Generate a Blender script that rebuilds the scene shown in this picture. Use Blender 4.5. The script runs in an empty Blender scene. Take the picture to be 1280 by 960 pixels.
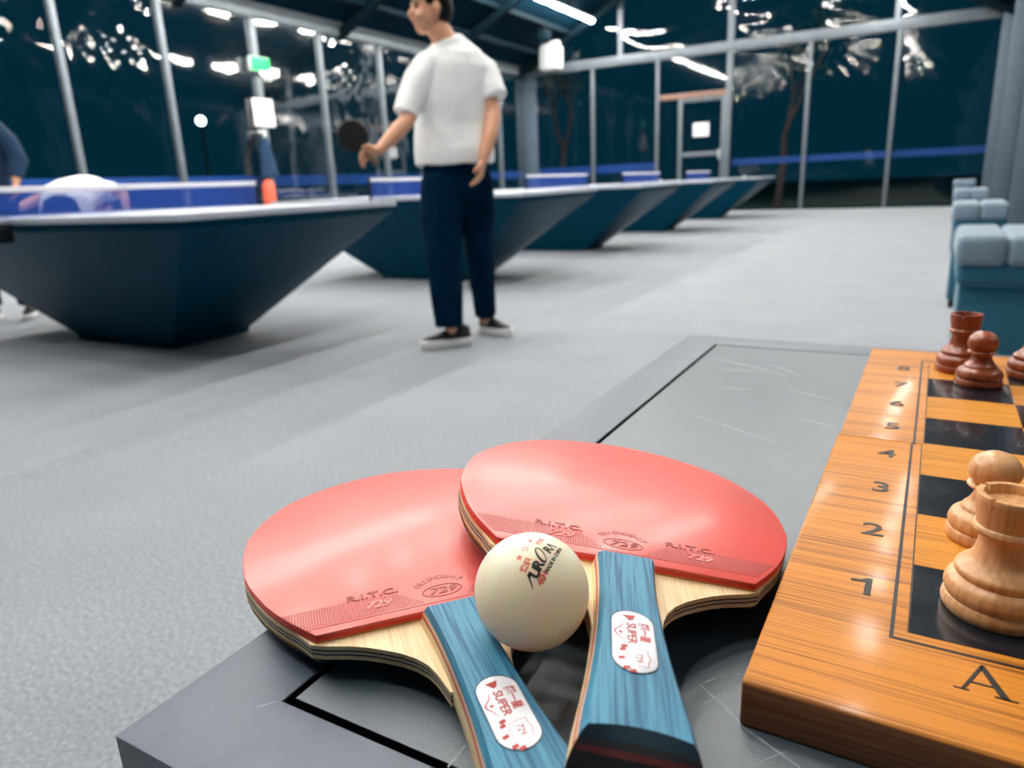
import bpy, bmesh, math, random
import numpy as np
from mathutils import Vector, Matrix, noise

random.seed(7)
SC = bpy.context.scene
COL = SC.collection
PI = math.pi

# ------------------------------------------------------------------ camera, world, exposure
HEAD = 0.5248                                   # the hall runs 30 degrees to the right of the view
CA, SA = math.cos(HEAD), math.sin(HEAD)
CAM_Z = 0.84


def to_room(v):
    return Vector((v[0] * CA - v[1] * SA, v[0] * SA + v[1] * CA, v[2]))


cam_data = bpy.data.cameras.new('camera')
cam = bpy.data.objects.new('camera', cam_data)
COL.objects.link(cam)
_r = to_room((0.99904093, -0.0118023, -0.04216538))
_u = to_room((0.043786, 0.2692866, 0.96206419))
_f = to_room((0.0, 0.96298776, -0.26954511))
mw = Matrix(((_r.x, _u.x, -_f.x, 0), (_r.y, _u.y, -_f.y, 0), (_r.z, _u.z, -_f.z, CAM_Z), (0, 0, 0, 1)))
cam.matrix_world = mw
cam_data.sensor_width = 36.0
cam_data.lens = 36.0 * 890.288 / 1280.0
cam_data.clip_start = 0.01
cam_data.clip_end = 200
cam_data.dof.use_dof = True
cam_data.dof.focus_distance = 0.285
cam_data.dof.aperture_fstop = 12.0
SC.camera = cam

world = bpy.data.worlds.new('night_sky')
SC.world = world
world.use_nodes = True
bg = world.node_tree.nodes['Background']
bg.inputs[0].default_value = (0.012, 0.20, 0.34, 1)
bg.inputs[1].default_value = 0.046

LAMP = 80.0                                     # emission of the ceiling tubes
vs = SC.view_settings
vs.view_transform = 'Standard'
vs.look = 'None'
vs.gamma = 1.0
vs.use_curve_mapping = False
vs.exposure = 1.30


# ------------------------------------------------------------------ helpers
def lin(h):
    h = h.lstrip('#')
    o = []
    for i in (0, 2, 4):
        c = int(h[i:i + 2], 16) / 255
        o.append(c / 12.92 if c <= 0.04045 else ((c + 0.055) / 1.055) ** 2.4)
    return (*o, 1.0)


def mat(name, col, rough=0.5, metal=0.0, var=0.0, vscale=20.0, stretch=(1, 1, 1), bump=0.0, bscale=200.0,
        coat=0.0, coat_rough=0.1, spec=0.5, emit=0.0, sheen=0.0, col2=None, sss=0.0, rvar=0.0, sss_scale=0.01, sss_rad=(1.0, 0.2, 0.1)):
    m = bpy.data.materials.new(name)
    m.use_nodes = True
    nt = m.node_tree
    b = nt.nodes['Principled BSDF']
    c = lin(col) if isinstance(col, str) else (*col[:3], 1)
    b.inputs['Base Color'].default_value = c
    b.inputs['Roughness'].default_value = rough
    b.inputs['Metallic'].default_value = metal
    b.inputs['Coat Weight'].default_value = coat
    b.inputs['Coat Roughness'].default_value = coat_rough
    b.inputs['Specular IOR Level'].default_value = spec
    if sheen:
        b.inputs['Sheen Weight'].default_value = sheen
        b.inputs['Sheen Roughness'].default_value = 0.5
    if sss:
        b.inputs['Subsurface Weight'].default_value = sss
        b.inputs['Subsurface Scale'].default_value = sss_scale
        b.inputs['Subsurface Radius'].default_value = sss_rad
    if emit:
        b.inputs['Emission Color'].default_value = c
        b.inputs['Emission Strength'].default_value = emit
    if var or bump or rvar:
        tc = nt.nodes.new('ShaderNodeTexCoord')
        mp = nt.nodes.new('ShaderNodeMapping')
        mp.inputs['Scale'].default_value = stretch
        nt.links.new(tc.outputs['Object'], mp.inputs['Vector'])
    if var:
        nz = nt.nodes.new('ShaderNodeTexNoise')
        nz.inputs['Scale'].default_value = vscale
        nz.inputs['Detail'].default_value = 5
        nz.inputs['Roughness'].default_value = 0.65
        nt.links.new(mp.outputs[0], nz.inputs['Vector'])
        rp = nt.nodes.new('ShaderNodeValToRGB')
        rp.color_ramp.elements[0].position = 0.3
        rp.color_ramp.elements[1].position = 0.7
        c2 = (lin(col2) if isinstance(col2, str) else col2) if col2 else None
        if c2 is None:
            rp.color_ramp.elements[0].color = (c[0] * (1 - var), c[1] * (1 - var), c[2] * (1 - var), 1)
            rp.color_ramp.elements[1].color = (min(1, c[0] * (1 + var)), min(1, c[1] * (1 + var)), min(1, c[2] * (1 + var)), 1)
        else:
            rp.color_ramp.elements[0].color = c2
            rp.color_ramp.elements[1].color = c
        nt.links.new(nz.outputs['Fac'], rp.inputs['Fac'])
        nt.links.new(rp.outputs['Color'], b.inputs['Base Color'])
    if rvar:
        n3 = nt.nodes.new('ShaderNodeTexNoise')
        n3.inputs['Scale'].default_value = vscale * 0.5
        n3.inputs['Detail'].default_value = 4
        nt.links.new(mp.outputs[0], n3.inputs['Vector'])
        mr = nt.nodes.new('ShaderNodeMapRange')
        mr.inputs['To Min'].default_value = max(0.02, rough - rvar)
        mr.inputs['To Max'].default_value = min(1, rough + rvar)
        nt.links.new(n3.outputs['Fac'], mr.inputs['Value'])
        nt.links.new(mr.outputs[0], b.inputs['Roughness'])
    if bump:
        n2 = nt.nodes.new('ShaderNodeTexNoise')
        n2.inputs['Scale'].default_value = bscale
        n2.inputs['Detail'].default_value = 3
        nt.links.new(mp.outputs[0], n2.inputs['Vector'])
        bp = nt.nodes.new('ShaderNodeBump')
        bp.inputs['Strength'].default_value = bump
        bp.inputs['Distance'].default_value = 0.3 / bscale
        nt.links.new(n2.outputs['Fac'], bp.inputs['Height'])
        nt.links.new(bp.outputs['Normal'], b.inputs['Normal'])
    return m


def wood_mat(name, c_light, c_dark, axis='x', fine=900.0, broad=60.0, rough=0.35, coat=0.0, coat_rough=0.1, bump=0.05, st=0.03, bmix=0.5, ramp=(0.40, 0.56), spec=0.5):
    """wood with grain lines along one local axis"""
    m = bpy.data.materials.new(name)
    m.use_nodes = True
    nt = m.node_tree
    b = nt.nodes['Principled BSDF']
    tc = nt.nodes.new('ShaderNodeTexCoord')
    cols = []
    for sc_, det in ((fine, 2), (broad, 3)):
        mp = nt.nodes.new('ShaderNodeMapping')
        s = {'x': (st, 1, 1), 'y': (1, st, 1), 'z': (1, 1, st)}[axis]
        mp.inputs['Scale'].default_value = s
        nz = nt.nodes.new('ShaderNodeTexNoise')
        nz.inputs['Scale'].default_value = sc_
        nz.inputs['Detail'].default_value = det
        nt.links.new(tc.outputs['Object'], mp.inputs['Vector'])
        nt.links.new(mp.outputs[0], nz.inputs['Vector'])
        cols.append(nz.outputs['Fac'])
    mx = nt.nodes.new('ShaderNodeMix')
    mx.data_type = 'FLOAT'
    mx.inputs[0].default_value = bmix
    nt.links.new(cols[0], mx.inputs[2])
    nt.links.new(cols[1], mx.inputs[3])
    rp = nt.nodes.new('ShaderNodeValToRGB')
    b.inputs['Specular IOR Level'].default_value = spec
    rp.color_ramp.elements[0].position = ramp[0]
    rp.color_ramp.elements[1].position = ramp[1]
    rp.color_ramp.elements[0].color = lin(c_dark)
    rp.color_ramp.elements[1].color = lin(c_light)
    nt.links.new(mx.outputs[0], rp.inputs['Fac'])
    nt.links.new(rp.outputs['Color'], b.inputs['Base Color'])
    b.inputs['Roughness'].default_value = rough
    b.inputs['Coat Weight'].default_value = coat
    b.inputs['Coat Roughness'].default_value = coat_rough
    if bump:
        bp = nt.nodes.new('ShaderNodeBump')
        bp.inputs['Strength'].default_value = bump
        bp.inputs['Distance'].default_value = 0.0005
        nt.links.new(cols[0], bp.inputs['Height'])
        nt.links.new(bp.outputs['Normal'], b.inputs['Normal'])
    return m


class MB:
    def __init__(self):
        self.v, self.f = [], []

    def add(self, verts, faces):
        o = len(self.v)
        self.v += [tuple(p) for p in verts]
        self.f += [tuple(i + o for i in f) for f in faces]
        return self

    def box(self, x0, x1, y0, y1, z0, z1):
        return self.add([(x0, y0, z0), (x1, y0, z0), (x1, y1, z0), (x0, y1, z0), (x0, y0, z1), (x1, y0, z1), (x1, y1, z1), (x0, y1, z1)],
                        [(0, 3, 2, 1), (4, 5, 6, 7), (0, 1, 5, 4), (1, 2, 6, 5), (2, 3, 7, 6), (3, 0, 4, 7)])

    def rings(self, rings, cap0=True, cap1=True):
        n = len(rings[0])
        o = len(self.v)
        for r in rings:
            self.v += [tuple(p) for p in r]
        for i in range(len(rings) - 1):
            for j in range(n):
                a, b = o + i * n + j, o + i * n + (j + 1) % n
                self.f.append((a, b, b + n, a + n))
        if cap0:
            self.f.append(tuple(o + j for j in reversed(range(n))))
        if cap1:
            e = o + (len(rings) - 1) * n
            self.f.append(tuple(e + j for j in range(n)))
        return self

    def lathe(self, prof, n=32, c=(0, 0, 0)):
        rs = []
        for r, z in prof:
            rs.append([(c[0] + max(r, 1e-5) * math.cos(2 * PI * k / n), c[1] + max(r, 1e-5) * math.sin(2 * PI * k / n), c[2] + z) for k in range(n)])
        return self.rings(rs)

    def prism(self, outline, z0, z1):
        return self.rings([[(x, y, z0) for x, y in outline], [(x, y, z1) for x, y in outline]])

    def tube(self, pts, radii, n=10, flat=1.0, up=None, round_ends=True):
        pts = [Vector(p) for p in pts]
        rs = []
        prev = None
        m = len(pts)
        seq = []
        for i in range(m):
            if i == 0:
                t = pts[1] - pts[0]
            elif i == m - 1:
                t = pts[-1] - pts[-2]
            else:
                t = (pts[i + 1] - pts[i]).normalized() + (pts[i] - pts[i - 1]).normalized()
            seq.append((pts[i], t.normalized(), radii[i]))
        if round_ends:
            def rr(r, k):
                return (r[0] * k, r[1] * k) if isinstance(r, (tuple, list)) else r * k
            def r0(r):
                return min(r) if isinstance(r, (tuple, list)) else r
            p, t, r = seq[0]
            seq = [(p - t * r0(r) * 0.95, t, rr(r, 0.3)), (p - t * r0(r) * 0.7, t, rr(r, 0.72))] + seq
            p, t, r = seq[-1]
            seq = seq + [(p + t * r0(r) * 0.7, t, rr(r, 0.72)), (p + t * r0(r) * 0.95, t, rr(r, 0.3))]
        for p, t, r in seq:
            a = Vector(up) if up is not None else (prev if prev is not None else (Vector((0, 0, 1)) if abs(t.z) < 0.9 else Vector((1, 0, 0))))
            s = t.cross(a)
            if s.length < 1e-4:
                s = t.cross(Vector((1, 0, 0)))
            s.normalize()
            w = s.cross(t).normalized()
            prev = w
            ra, rb = (r if isinstance(r, (tuple, list)) else (r, r * flat))
            rs.append([p + s * ra * math.cos(2 * PI * k / n) + w * rb * math.sin(2 * PI * k / n) for k in range(n)])
        return self.rings(rs)

    def ell(self, c, r, n=16, m=10, rot=None):
        rs = []
        R = rot if rot is not None else Matrix.Identity(3)
        for i in range(1, m):
            th = PI * i / m
            rs.append([Vector(c) + R @ Vector((r[0] * math.sin(th) * math.cos(2 * PI * k / n), r[1] * math.sin(th) * math.sin(2 * PI * k / n), -r[2] * math.cos(th))) for k in range(n)])
        return self.rings(rs)

    def mesh(self, name, smooth=False, bevel=0.0, segs=2, angle=40):
        me = bpy.data.meshes.new(name)
        me.from_pydata(self.v, [], self.f)
        bm = bmesh.new()
        bm.from_mesh(me)
        bmesh.ops.recalc_face_normals(bm, faces=bm.faces)
        if bevel:
            es = [e for e in bm.edges if len(e.link_faces) == 2 and e.calc_face_angle(0) > math.radians(30)]
            bmesh.ops.bevel(bm, geom=es, offset=bevel, segments=segs, profile=0.5, affect='EDGES', clamp_overlap=True)
        bm.to_mesh(me)
        bm.free()
        if smooth or bevel:
            for p in me.polygons:
                p.use_smooth = True
            try:
                me.set_sharp_from_angle(angle=math.radians(angle))
            except Exception:
                pass
        return me


def link(name, me, material=None, parent=None, loc=None, rot=None):
    o = bpy.data.objects.new(name, me)
    COL.objects.link(o)
    if material is not None and me is not None:
        me.materials.clear()
        me.materials.append(material)
    if parent is not None:
        o.parent = parent
    if loc is not None:
        o.location = loc
    if rot is not None:
        o.rotation_euler = rot
    return o


def tag(o, label, cat, group=None, kind=None):
    o['label'] = label
    o['category'] = cat
    if group:
        o['group'] = group
    if kind:
        o['kind'] = kind
    return o


def thing(name, label, cat, loc=(0, 0, 0), rotz=0.0, group=None, kind=None):
    o = bpy.data.objects.new(name, None)
    o.empty_display_size = 0.05
    COL.objects.link(o)
    o.location = loc
    o.rotation_euler = (0, 0, rotz)
    return tag(o, label, cat, group, kind)


def dup(root, loc=None, rotz=None, label=None):
    r = root.copy()
    COL.objects.link(r)
    if loc is not None:
        r.location = loc
    if rotz is not None:
        r.rotation_euler = (0, 0, rotz)
    if label:
        r['label'] = label
    for ch in list(root.children):
        c_ = ch.copy()
        COL.objects.link(c_)
        c_.parent = r
        for g in list(ch.children):
            d_ = g.copy()
            COL.objects.link(d_)
            d_.parent = c_
    return r


def text_mesh(s, size, extrude=0.0, bold=0.0, align='CENTER', shear=0.0, sx=1.0):
    cu = bpy.data.curves.new('txt', 'FONT')
    cu.body = s
    cu.size = size
    cu.extrude = extrude
    cu.offset = bold
    cu.shear = shear
    cu.align_x = align
    cu.align_y = 'CENTER'
    cu.resolution_u = 3
    ob = bpy.data.objects.new('txt', cu)
    COL.objects.link(ob)
    dg = bpy.context.evaluated_depsgraph_get()
    me = bpy.data.meshes.new_from_object(ob.evaluated_get(dg))
    bpy.data.objects.remove(ob)
    if sx != 1.0:
        for v in me.vertices:
            v.co.x *= sx
    return me


def xf_mesh(me, fn):
    for v in me.vertices:
        v.co = fn(v.co.copy())
    return me


def join_meshes(name, mes):
    bm = bmesh.new()
    for m_ in mes:
        bm.from_mesh(m_)
    me = bpy.data.meshes.new(name)
    bm.to_mesh(me)
    bm.free()
    return me


def remesh(mb, voxel, smooth=4, name='body'):
    me = mb.mesh('tmp')
    ob = bpy.data.objects.new('tmp', me)
    COL.objects.link(ob)
    r = ob.modifiers.new('r', 'REMESH')
    r.mode = 'VOXEL'
    r.voxel_size = voxel
    if smooth:
        s = ob.modifiers.new('s', 'SMOOTH')
        s.factor = 0.5
        s.iterations = smooth
    dg = bpy.context.evaluated_depsgraph_get()
    out = bpy.data.meshes.new_from_object(ob.evaluated_get(dg))
    out.name = name
    bpy.data.objects.remove(ob)
    for p in out.polygons:
        p.use_smooth = True
    return out


def crumple(me, amp, freq, seed):
    """soft cloth folds pushed along the normals"""
    ns = [v.normal.copy() for v in me.vertices]
    for v, n_ in zip(me.vertices, ns):
        c = v.co
        d = noise.noise(Vector((c.x * freq + seed, c.y * freq, c.z * freq * 0.45 + c.x * freq * 0.6)))
        d += 0.5 * noise.noise(Vector((c.x * freq * 2.1, c.y * freq * 2.1 + seed, c.z * freq * 1.0 - c.x * freq)))
        v.co = c + n_ * d * amp
    return me


def capsule(cx, cy, w, h, n=10):
    """capsule outline long in y"""
    r = w / 2
    o = []
    for k in range(n + 1):
        a = PI * k / n
        o.append((cx + r * math.cos(a), cy + h / 2 - r + r * math.sin(a)))
    for k in range(n + 1):
        a = PI + PI * k / n
        o.append((cx + r * math.cos(a), cy - h / 2 + r + r * math.sin(a)))
    return o


def star(cx, cy, r, r2=None, rot=0.0):
    r2 = r2 or r * 0.42
    return [(cx + (r if k % 2 == 0 else r2) * math.sin(rot + PI * k / 5), cy + (r if k % 2 == 0 else r2) * math.cos(rot + PI * k / 5)) for k in range(10)]


# ------------------------------------------------------------------ materials
M = {}
M['steel'] = mat('galvanised_steel', '#6c747b', 0.5, 0.3, var=0.15, vscale=6)
M['steel_dark'] = mat('dark_painted_steel', '#02161f', 0.8, 0.0, var=0.15, vscale=6, spec=0.1)
M['column'] = mat('grey_painted_column', '#4e5f6d', 0.6, 0.1, var=0.1, vscale=4)
M['roof'] = mat('dark_roof_sheet', '#001d2b', 0.8, var=0.2, vscale=3, spec=0.05)
M['blue_strap'] = mat('blue_plastic', '#063c86', 0.5, var=0.1)
M['lamp_body'] = mat('white_lamp_housing', '#d8dcdf', 0.5, var=0.05)
M['tube'] = mat('lit_tube', (1.0, 0.965, 0.90), 0.5, emit=LAMP)
M['white'] = mat('white_plastic', '#dfe3e4', 0.5, var=0.04)
M['paper'] = mat('white_paper', '#f2f1f4', 0.8, var=0.03)
M['green_lit'] = mat('green_exit_glow', (0.0, 0.55, 0.10), 0.5, emit=0.5)
M['table_base'] = mat('dark_teal_laminate', '#003a50', 0.36, var=0.12, vscale=5, rvar=0.06, spec=0.08)
M['table_top'] = mat('grey_blue_table_top', '#b3bac6', 0.4, var=0.06, vscale=8)
M['white_line'] = mat('white_line_paint', '#e8ebee', 0.5, var=0.03)
M['net_tape'] = mat('white_net_tape', '#e9e8ee', 0.8, var=0.04)
M['black_metal'] = mat('black_metal', '#10161c', 0.4, 0.3, var=0.1)
M['sofa'] = mat('blue_grey_sofa_cloth', '#175b73', 0.8, var=0.12, vscale=40, bump=0.2, bscale=300, sheen=0.2)
M['sofa_pad'] = mat('pale_blue_grey_sofa_cloth', '#73899a', 0.75, var=0.1, vscale=40, bump=0.2, bscale=300, sheen=0.3)
M['skin'] = mat('skin', '#e0a482', 0.5, var=0.06, vscale=30, sss=0.05)
M['hair'] = mat('black_hair', '#04070b', 0.6, var=0.3, vscale=60, spec=0.25)
M['shirt'] = mat('white_cotton', '#fafbfb', 0.9, var=0.05, vscale=12, bump=0.35, bscale=14, sheen=0.2)
M['trousers'] = mat('navy_black_cloth', '#001f36', 0.95, var=0.25, vscale=10, bump=0.3, bscale=16, spec=0.05)
M['navy'] = mat('navy_jersey', '#0a2f4e', 0.9, var=0.2, vscale=10, bump=0.3, bscale=16)
M['shoe'] = mat('black_canvas', '#0a1119', 0.7, var=0.2)
M['sole'] = mat('white_rubber_sole', '#e9eae8', 0.6, var=0.04)
M['eye'] = mat('dark_eye', '#15100d', 0.2, var=0.05)
M['lips'] = mat('lips', '#b9685c', 0.5, var=0.05)
M['bat_black'] = mat('black_bat_rubber', '#070a10', 0.4, var=0.1)
M['bark'] = mat('brown_bark', '#4e3a35', 0.9, var=0.3, vscale=8, bump=0.5, bscale=30)
M['leaf'] = mat('dark_leaf', '#1d3a30', 0.7, var=0.3, vscale=3)
M['grass'] = mat('dark_grass', '#23402f', 0.9, var=0.5, vscale=3, bump=0.6, bscale=20)
M['extinguisher'] = mat('orange_red_enamel', '#e4644a', 0.4, var=0.05)
M['globe'] = mat('lit_globe', (0.85, 1.0, 1.0), 0.5, emit=6.0)
M['lintel'] = mat('brown_lintel', '#8e6f62', 0.6, var=0.15)

# carpet
m = mat('grey_carpet', '#878f96', 0.95, sheen=0.25)
nt = m.node_tree
b = nt.nodes['Principled BSDF']
tc = nt.nodes.new('ShaderNodeTexCoord')
na, nb = nt.nodes.new('ShaderNodeTexNoise'), nt.nodes.new('ShaderNodeTexNoise')
na.inputs['Scale'].default_value = 110
na.inputs['Detail'].default_value = 4
nb.inputs['Scale'].default_value = 2.2
nb.inputs['Detail'].default_value = 5
for n_ in (na, nb):
    nt.links.new(tc.outputs['Object'], n_.inputs['Vector'])
r1, r2 = nt.nodes.new('ShaderNodeValToRGB'), nt.nodes.new('ShaderNodeValToRGB')
r1.color_ramp.elements[0].position, r1.color_ramp.elements[1].position = 0.33, 0.67
r1.color_ramp.elements[0].color = lin('#787e85')
r1.color_ramp.elements[1].color = lin('#9fa4aa')
r2.color_ramp.elements[0].position, r2.color_ramp.elements[1].position = 0.3, 0.7
r2.color_ramp.elements[0].color = (0.86, 0.86, 0.88, 1)
r2.color_ramp.elements[1].color = (1.0, 1.0, 1.0, 1)
nt.links.new(na.outputs['Fac'], r1.inputs['Fac'])
nt.links.new(nb.outputs['Fac'], r2.inputs['Fac'])
mx = nt.nodes.new('ShaderNodeMix')
mx.data_type = 'RGBA'
mx.blend_type = 'MULTIPLY'
mx.inputs[0].default_value = 1.0
nt.links.new(r1.outputs['Color'], mx.inputs[6])
nt.links.new(r2.outputs['Color'], mx.inputs[7])
nt.links.new(mx.outputs[2], b.inputs['Base Color'])
bp = nt.nodes.new('ShaderNodeBump')
bp.inputs['Strength'].default_value = 0.25
bp.inputs['Distance'].default_value = 0.004
nt.links.new(na.outputs['Fac'], bp.inputs['Height'])
nt.links.new(bp.outputs['Normal'], b.inputs['Normal'])
M['carpet'] = m


def film_mat(name, tint, gloss, refl=0.5):
    m_ = bpy.data.materials.new(name)
    m_.use_nodes = True
    t_ = m_.node_tree
    t_.nodes.clear()
    out = t_.nodes.new('ShaderNodeOutputMaterial')
    mixn = t_.nodes.new('ShaderNodeMixShader')
    tr = t_.nodes.new('ShaderNodeBsdfTransparent')
    tr.inputs['Color'].default_value = (*tint, 1)
    gl = t_.nodes.new('ShaderNodeBsdfGlossy')
    gl.inputs['Roughness'].default_value = gloss
    fr = t_.nodes.new('ShaderNodeFresnel')
    fr.inputs['IOR'].default_value = 1.5
    tcn = t_.nodes.new('ShaderNodeTexCoord')
    nz = t_.nodes.new('ShaderNodeTexNoise')
    nz.inputs['Scale'].default_value = 1.6
    nz.inputs['Detail'].default_value = 4
    bpn = t_.nodes.new('ShaderNodeBump')
    bpn.inputs['Strength'].default_value = 0.05
    bpn.inputs['Distance'].default_value = 0.05
    t_.links.new(tcn.outputs['Object'], nz.inputs['Vector'])
    t_.links.new(nz.outputs['Fac'], bpn.inputs['Height'])
    t_.links.new(bpn.outputs['Normal'], gl.inputs['Normal'])
    sc_ = t_.nodes.new('ShaderNodeMath')
    sc_.operation = 'MULTIPLY'
    sc_.inputs[1].default_value = refl
    t_.links.new(fr.outputs[0], sc_.inputs[0])
    t_.links.new(sc_.outputs[0], mixn.inputs[0])
    t_.links.new(tr.outputs[0], mixn.inputs[1])
    t_.links.new(gl.outputs[0], mixn.inputs[2])
    t_.links.new(mixn.outputs[0], out.inputs['Surface'])
    return m_


M['film_back'] = film_mat('creased_plastic_film', (0.80, 0.90, 0.93), 0.04, 1.0)
M['film'] = film_mat('clear_plastic_film', (0.80, 0.90, 0.93), 0.04)


def net_mat():
    m_ = bpy.data.materials.new('blue_net_mesh')
    m_.use_nodes = True
    t_ = m_.node_tree
    b_ = t_.nodes['Principled BSDF']
    b_.inputs['Base Color'].default_value = lin('#1d4fb0')
    b_.inputs['Roughness'].default_value = 0.8
    tr = t_.nodes.new('ShaderNodeBsdfTransparent')
    mixn = t_.nodes.new('ShaderNodeMixShader')
    tcn = t_.nodes.new('ShaderNodeTexCoord')
    nz = t_.nodes.new('ShaderNodeTexNoise')
    nz.inputs['Scale'].default_value = 300
    mr = t_.nodes.new('ShaderNodeMapRange')
    mr.inputs['To Min'].default_value = 0.3
    mr.inputs['To Max'].default_value = 0.65
    t_.links.new(tcn.outputs['Object'], nz.inputs['Vector'])
    t_.links.new(nz.outputs['Fac'], mr.inputs['Value'])
    t_.links.new(mr.outputs[0], mixn.inputs[0])
    t_.links.new(tr.outputs[0], mixn.inputs[1])
    t_.links.new(b_.outputs[0], mixn.inputs[2])
    t_.links.new(mixn.outputs[0], t_.nodes['Material Output'].inputs['Surface'])
    return m_


M['net'] = net_mat()

# ------------------------------------------------------------------ the hall
U0, U1, V0, V1 = -9.7, 1.16, -3.0, 18.2
EAVE = 3.70
SLOPE = 0.50
UR = (U0 + U1) / 2
RIDGE = EAVE + SLOPE * (UR - U0)


def wrinkle(u, v):
    h = 0.0
    for (uc, wv, a, ph, v0, v1) in ((-2.55, 0.05, 0.012, 0.4, 0.6, 3.4), (-2.25, 0.04, 0.010, 1.7, 1.2, 4.6), (-1.75, 0.05, 0.009, 2.6, 2.2, 6.0),
                                   (-2.05, 0.035, 0.009, 0.1, 3.6, 7.4), (-1.3, 0.06, 0.008, 3.3, 4.0, 9.0)):
        d = u - uc - 0.07 * math.sin(v * 1.1 + ph)
        f = max(0.0, min(1.0, (v - v0) / 0.8)) * max(0.0, min(1.0, (v1 - v) / 0.8))
        h += a * f * math.exp(-(d / wv) ** 2)
    return h


nu, nv = 300, 260
g = MB()
for j in range(nv + 1):
    v = V0 + (V1 - V0) * j / nv
    for i in range(nu + 1):
        u = U0 + (U1 - U0) * i / nu
        g.v.append((u, v, wrinkle(u, v)))
for j in range(nv):
    for i in range(nu):
        a = j * (nu + 1) + i
        g.f.append((a, a + 1, a + nu + 2, a + nu + 1))
fl = link('floor', g.mesh('floor', smooth=True), M['carpet'])
tag(fl, 'grey mottled carpet floor with a few long wrinkles', 'floor', kind='structure')

gr = MB().box(-60, 60, -30, 80, -0.4, -0.06)
gr = link('ground', gr.mesh('ground'), M['grass'])
tag(gr, 'dark night-time lawn outside the clear walls', 'ground', kind='structure')

# roof
rf = MB()
for a_, b_ in (((U0 - 0.2, EAVE + 0.08 - 0.1), (UR, RIDGE + 0.08)), ((UR, RIDGE + 0.08), (U1 + 0.2, EAVE + 0.08 - 0.1))):
    rf.add([(a_[0], V0, a_[1]), (b_[0], V0, b_[1]), (b_[0], V1 + 0.3, b_[1]), (a_[0], V1 + 0.3, a_[1]),
            (a_[0], V0, a_[1] + 0.06), (b_[0], V0, b_[1] + 0.06), (b_[0], V1 + 0.3, b_[1] + 0.06), (a_[0], V1 + 0.3, a_[1] + 0.06)],
           [(0, 3, 2, 1), (4, 5, 6, 7), (0, 1, 5, 4), (1, 2, 6, 5), (2, 3, 7, 6), (3, 0, 4, 7)])
ceil = link('ceiling', rf.mesh('ceiling'), M['roof'])
tag(ceil, 'dark pitched roof lining above the hall', 'ceiling', kind='structure')
rb = MB()
for sgn in (0, 1):
    a_, b_ = (U0, UR) if sgn == 0 else (U1, UR)
    rb.add([(a_, -0.06, EAVE - 0.2), (b_, -0.06, RIDGE - 0.2), (b_, 0.06, RIDGE - 0.2), (a_, 0.06, EAVE - 0.2),
            (a_, -0.06, EAVE - 0.02), (b_, -0.06, RIDGE - 0.02), (b_, 0.06, RIDGE - 0.02), (a_, 0.06, EAVE - 0.02)],
           [(0, 3, 2, 1), (4, 5, 6, 7), (0, 1, 5, 4), (1, 2, 6, 5), (2, 3, 7, 6), (3, 0, 4, 7)])
rbm = rb.mesh('rafter')
for k in range(6):
    link('rafter', rbm, M['steel_dark'], ceil, loc=(0, 0.77 + 3.4 * k, 0))
pm = MB().box(-0.04, 0.04, V0, V1, -0.05, 0.05).mesh('purlin')
for u in (-9.0, -8.2, -6.7, -5.0, -3.4, -1.7, 0.0, 0.8):
    z = RIDGE - SLOPE * abs(u - UR)
    link('purlin', pm, M['steel_dark'], ceil, loc=(u, 0, z - 0.02))


def film_sheet(name, a, b, z0, z1, parent, seed, normal, top_fn=None, fold=0.0, ripple=0.0):
    """a clear plastic sheet stretched between two posts; tension folds fan out of its top corners"""
    rnd = random.Random(seed)
    mb = MB()
    nx, nz_ = (30, 44) if (fold or ripple) else (10, 14)
    A, B = Vector(a), Vector(b)
    W = (B - A).length
    nrm = Vector(normal)
    k1, k2 = rnd.uniform(20, 32), rnd.uniform(20, 32)
    p1_, p2_ = rnd.uniform(0, 6), rnd.uniform(0, 6)
    A1, A2 = fold * rnd.uniform(0.6, 1.2), fold * rnd.uniform(0.2, 0.6)
    for j in range(nz_ + 1):
        for i in range(nx + 1):
            x, f = i / nx, j / nz_
            zt = top_fn(A.lerp(B, x)) if top_fn else z1
            z = z0 + (zt - z0) * f
            d = 0.0
            for (cx, amp, k, ph) in ((0, A1, k1, p1_), (1, A2, k2, p2_)):
                dx, dz = (x - cx) * W, z1 - z
                r = math.hypot(dx, dz) + 0.05
                an = math.atan2(dz, abs(dx) + 1e-3)
                d += amp * math.sin(k * an + ph + 1.2 * math.sin(2.5 * r)) * math.exp(-(r - 0.05) / 0.85) * min(1, r / 0.25)
            d *= min(1, x * 10, (1 - x) * 10)
            d += 0.002 * noise.noise(Vector((x * 1.5 + seed, z * 0.7, 0.0))) * min(1, x * 4, (1 - x) * 4)
            if ripple:
                d += ripple * math.sin(z * 16 + 1.2 * math.sin(x * W * 2.1 + seed) + 3 * noise.noise(Vector((x * W * 0.8, z * 1.5, seed)))) * min(1, x * 8, (1 - x) * 8)
            p = A.lerp(B, x) + nrm * d
            mb.v.append((p.x, p.y, z))
    for j in range(nz_):
        for i in range(nx):
            q = j * (nx + 1) + i
            mb.f.append((q, q + 1, q + nx + 2, q + nx + 1))
    return link(name, mb.mesh(name, smooth=True, angle=180), M['film_back'] if parent.name == 'wall_back' else M['film'], parent)


BACK_POSTS = [-9.7, -7.76, -6.03, -4.30, -2.56, -0.83]
LEFT_POSTS = [-2.6, -0.9, 0.8, 2.5, 4.1, 5.74, 7.24, 8.90, 10.40, 12.07, 13.6, 15.1, 16.7]

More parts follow.
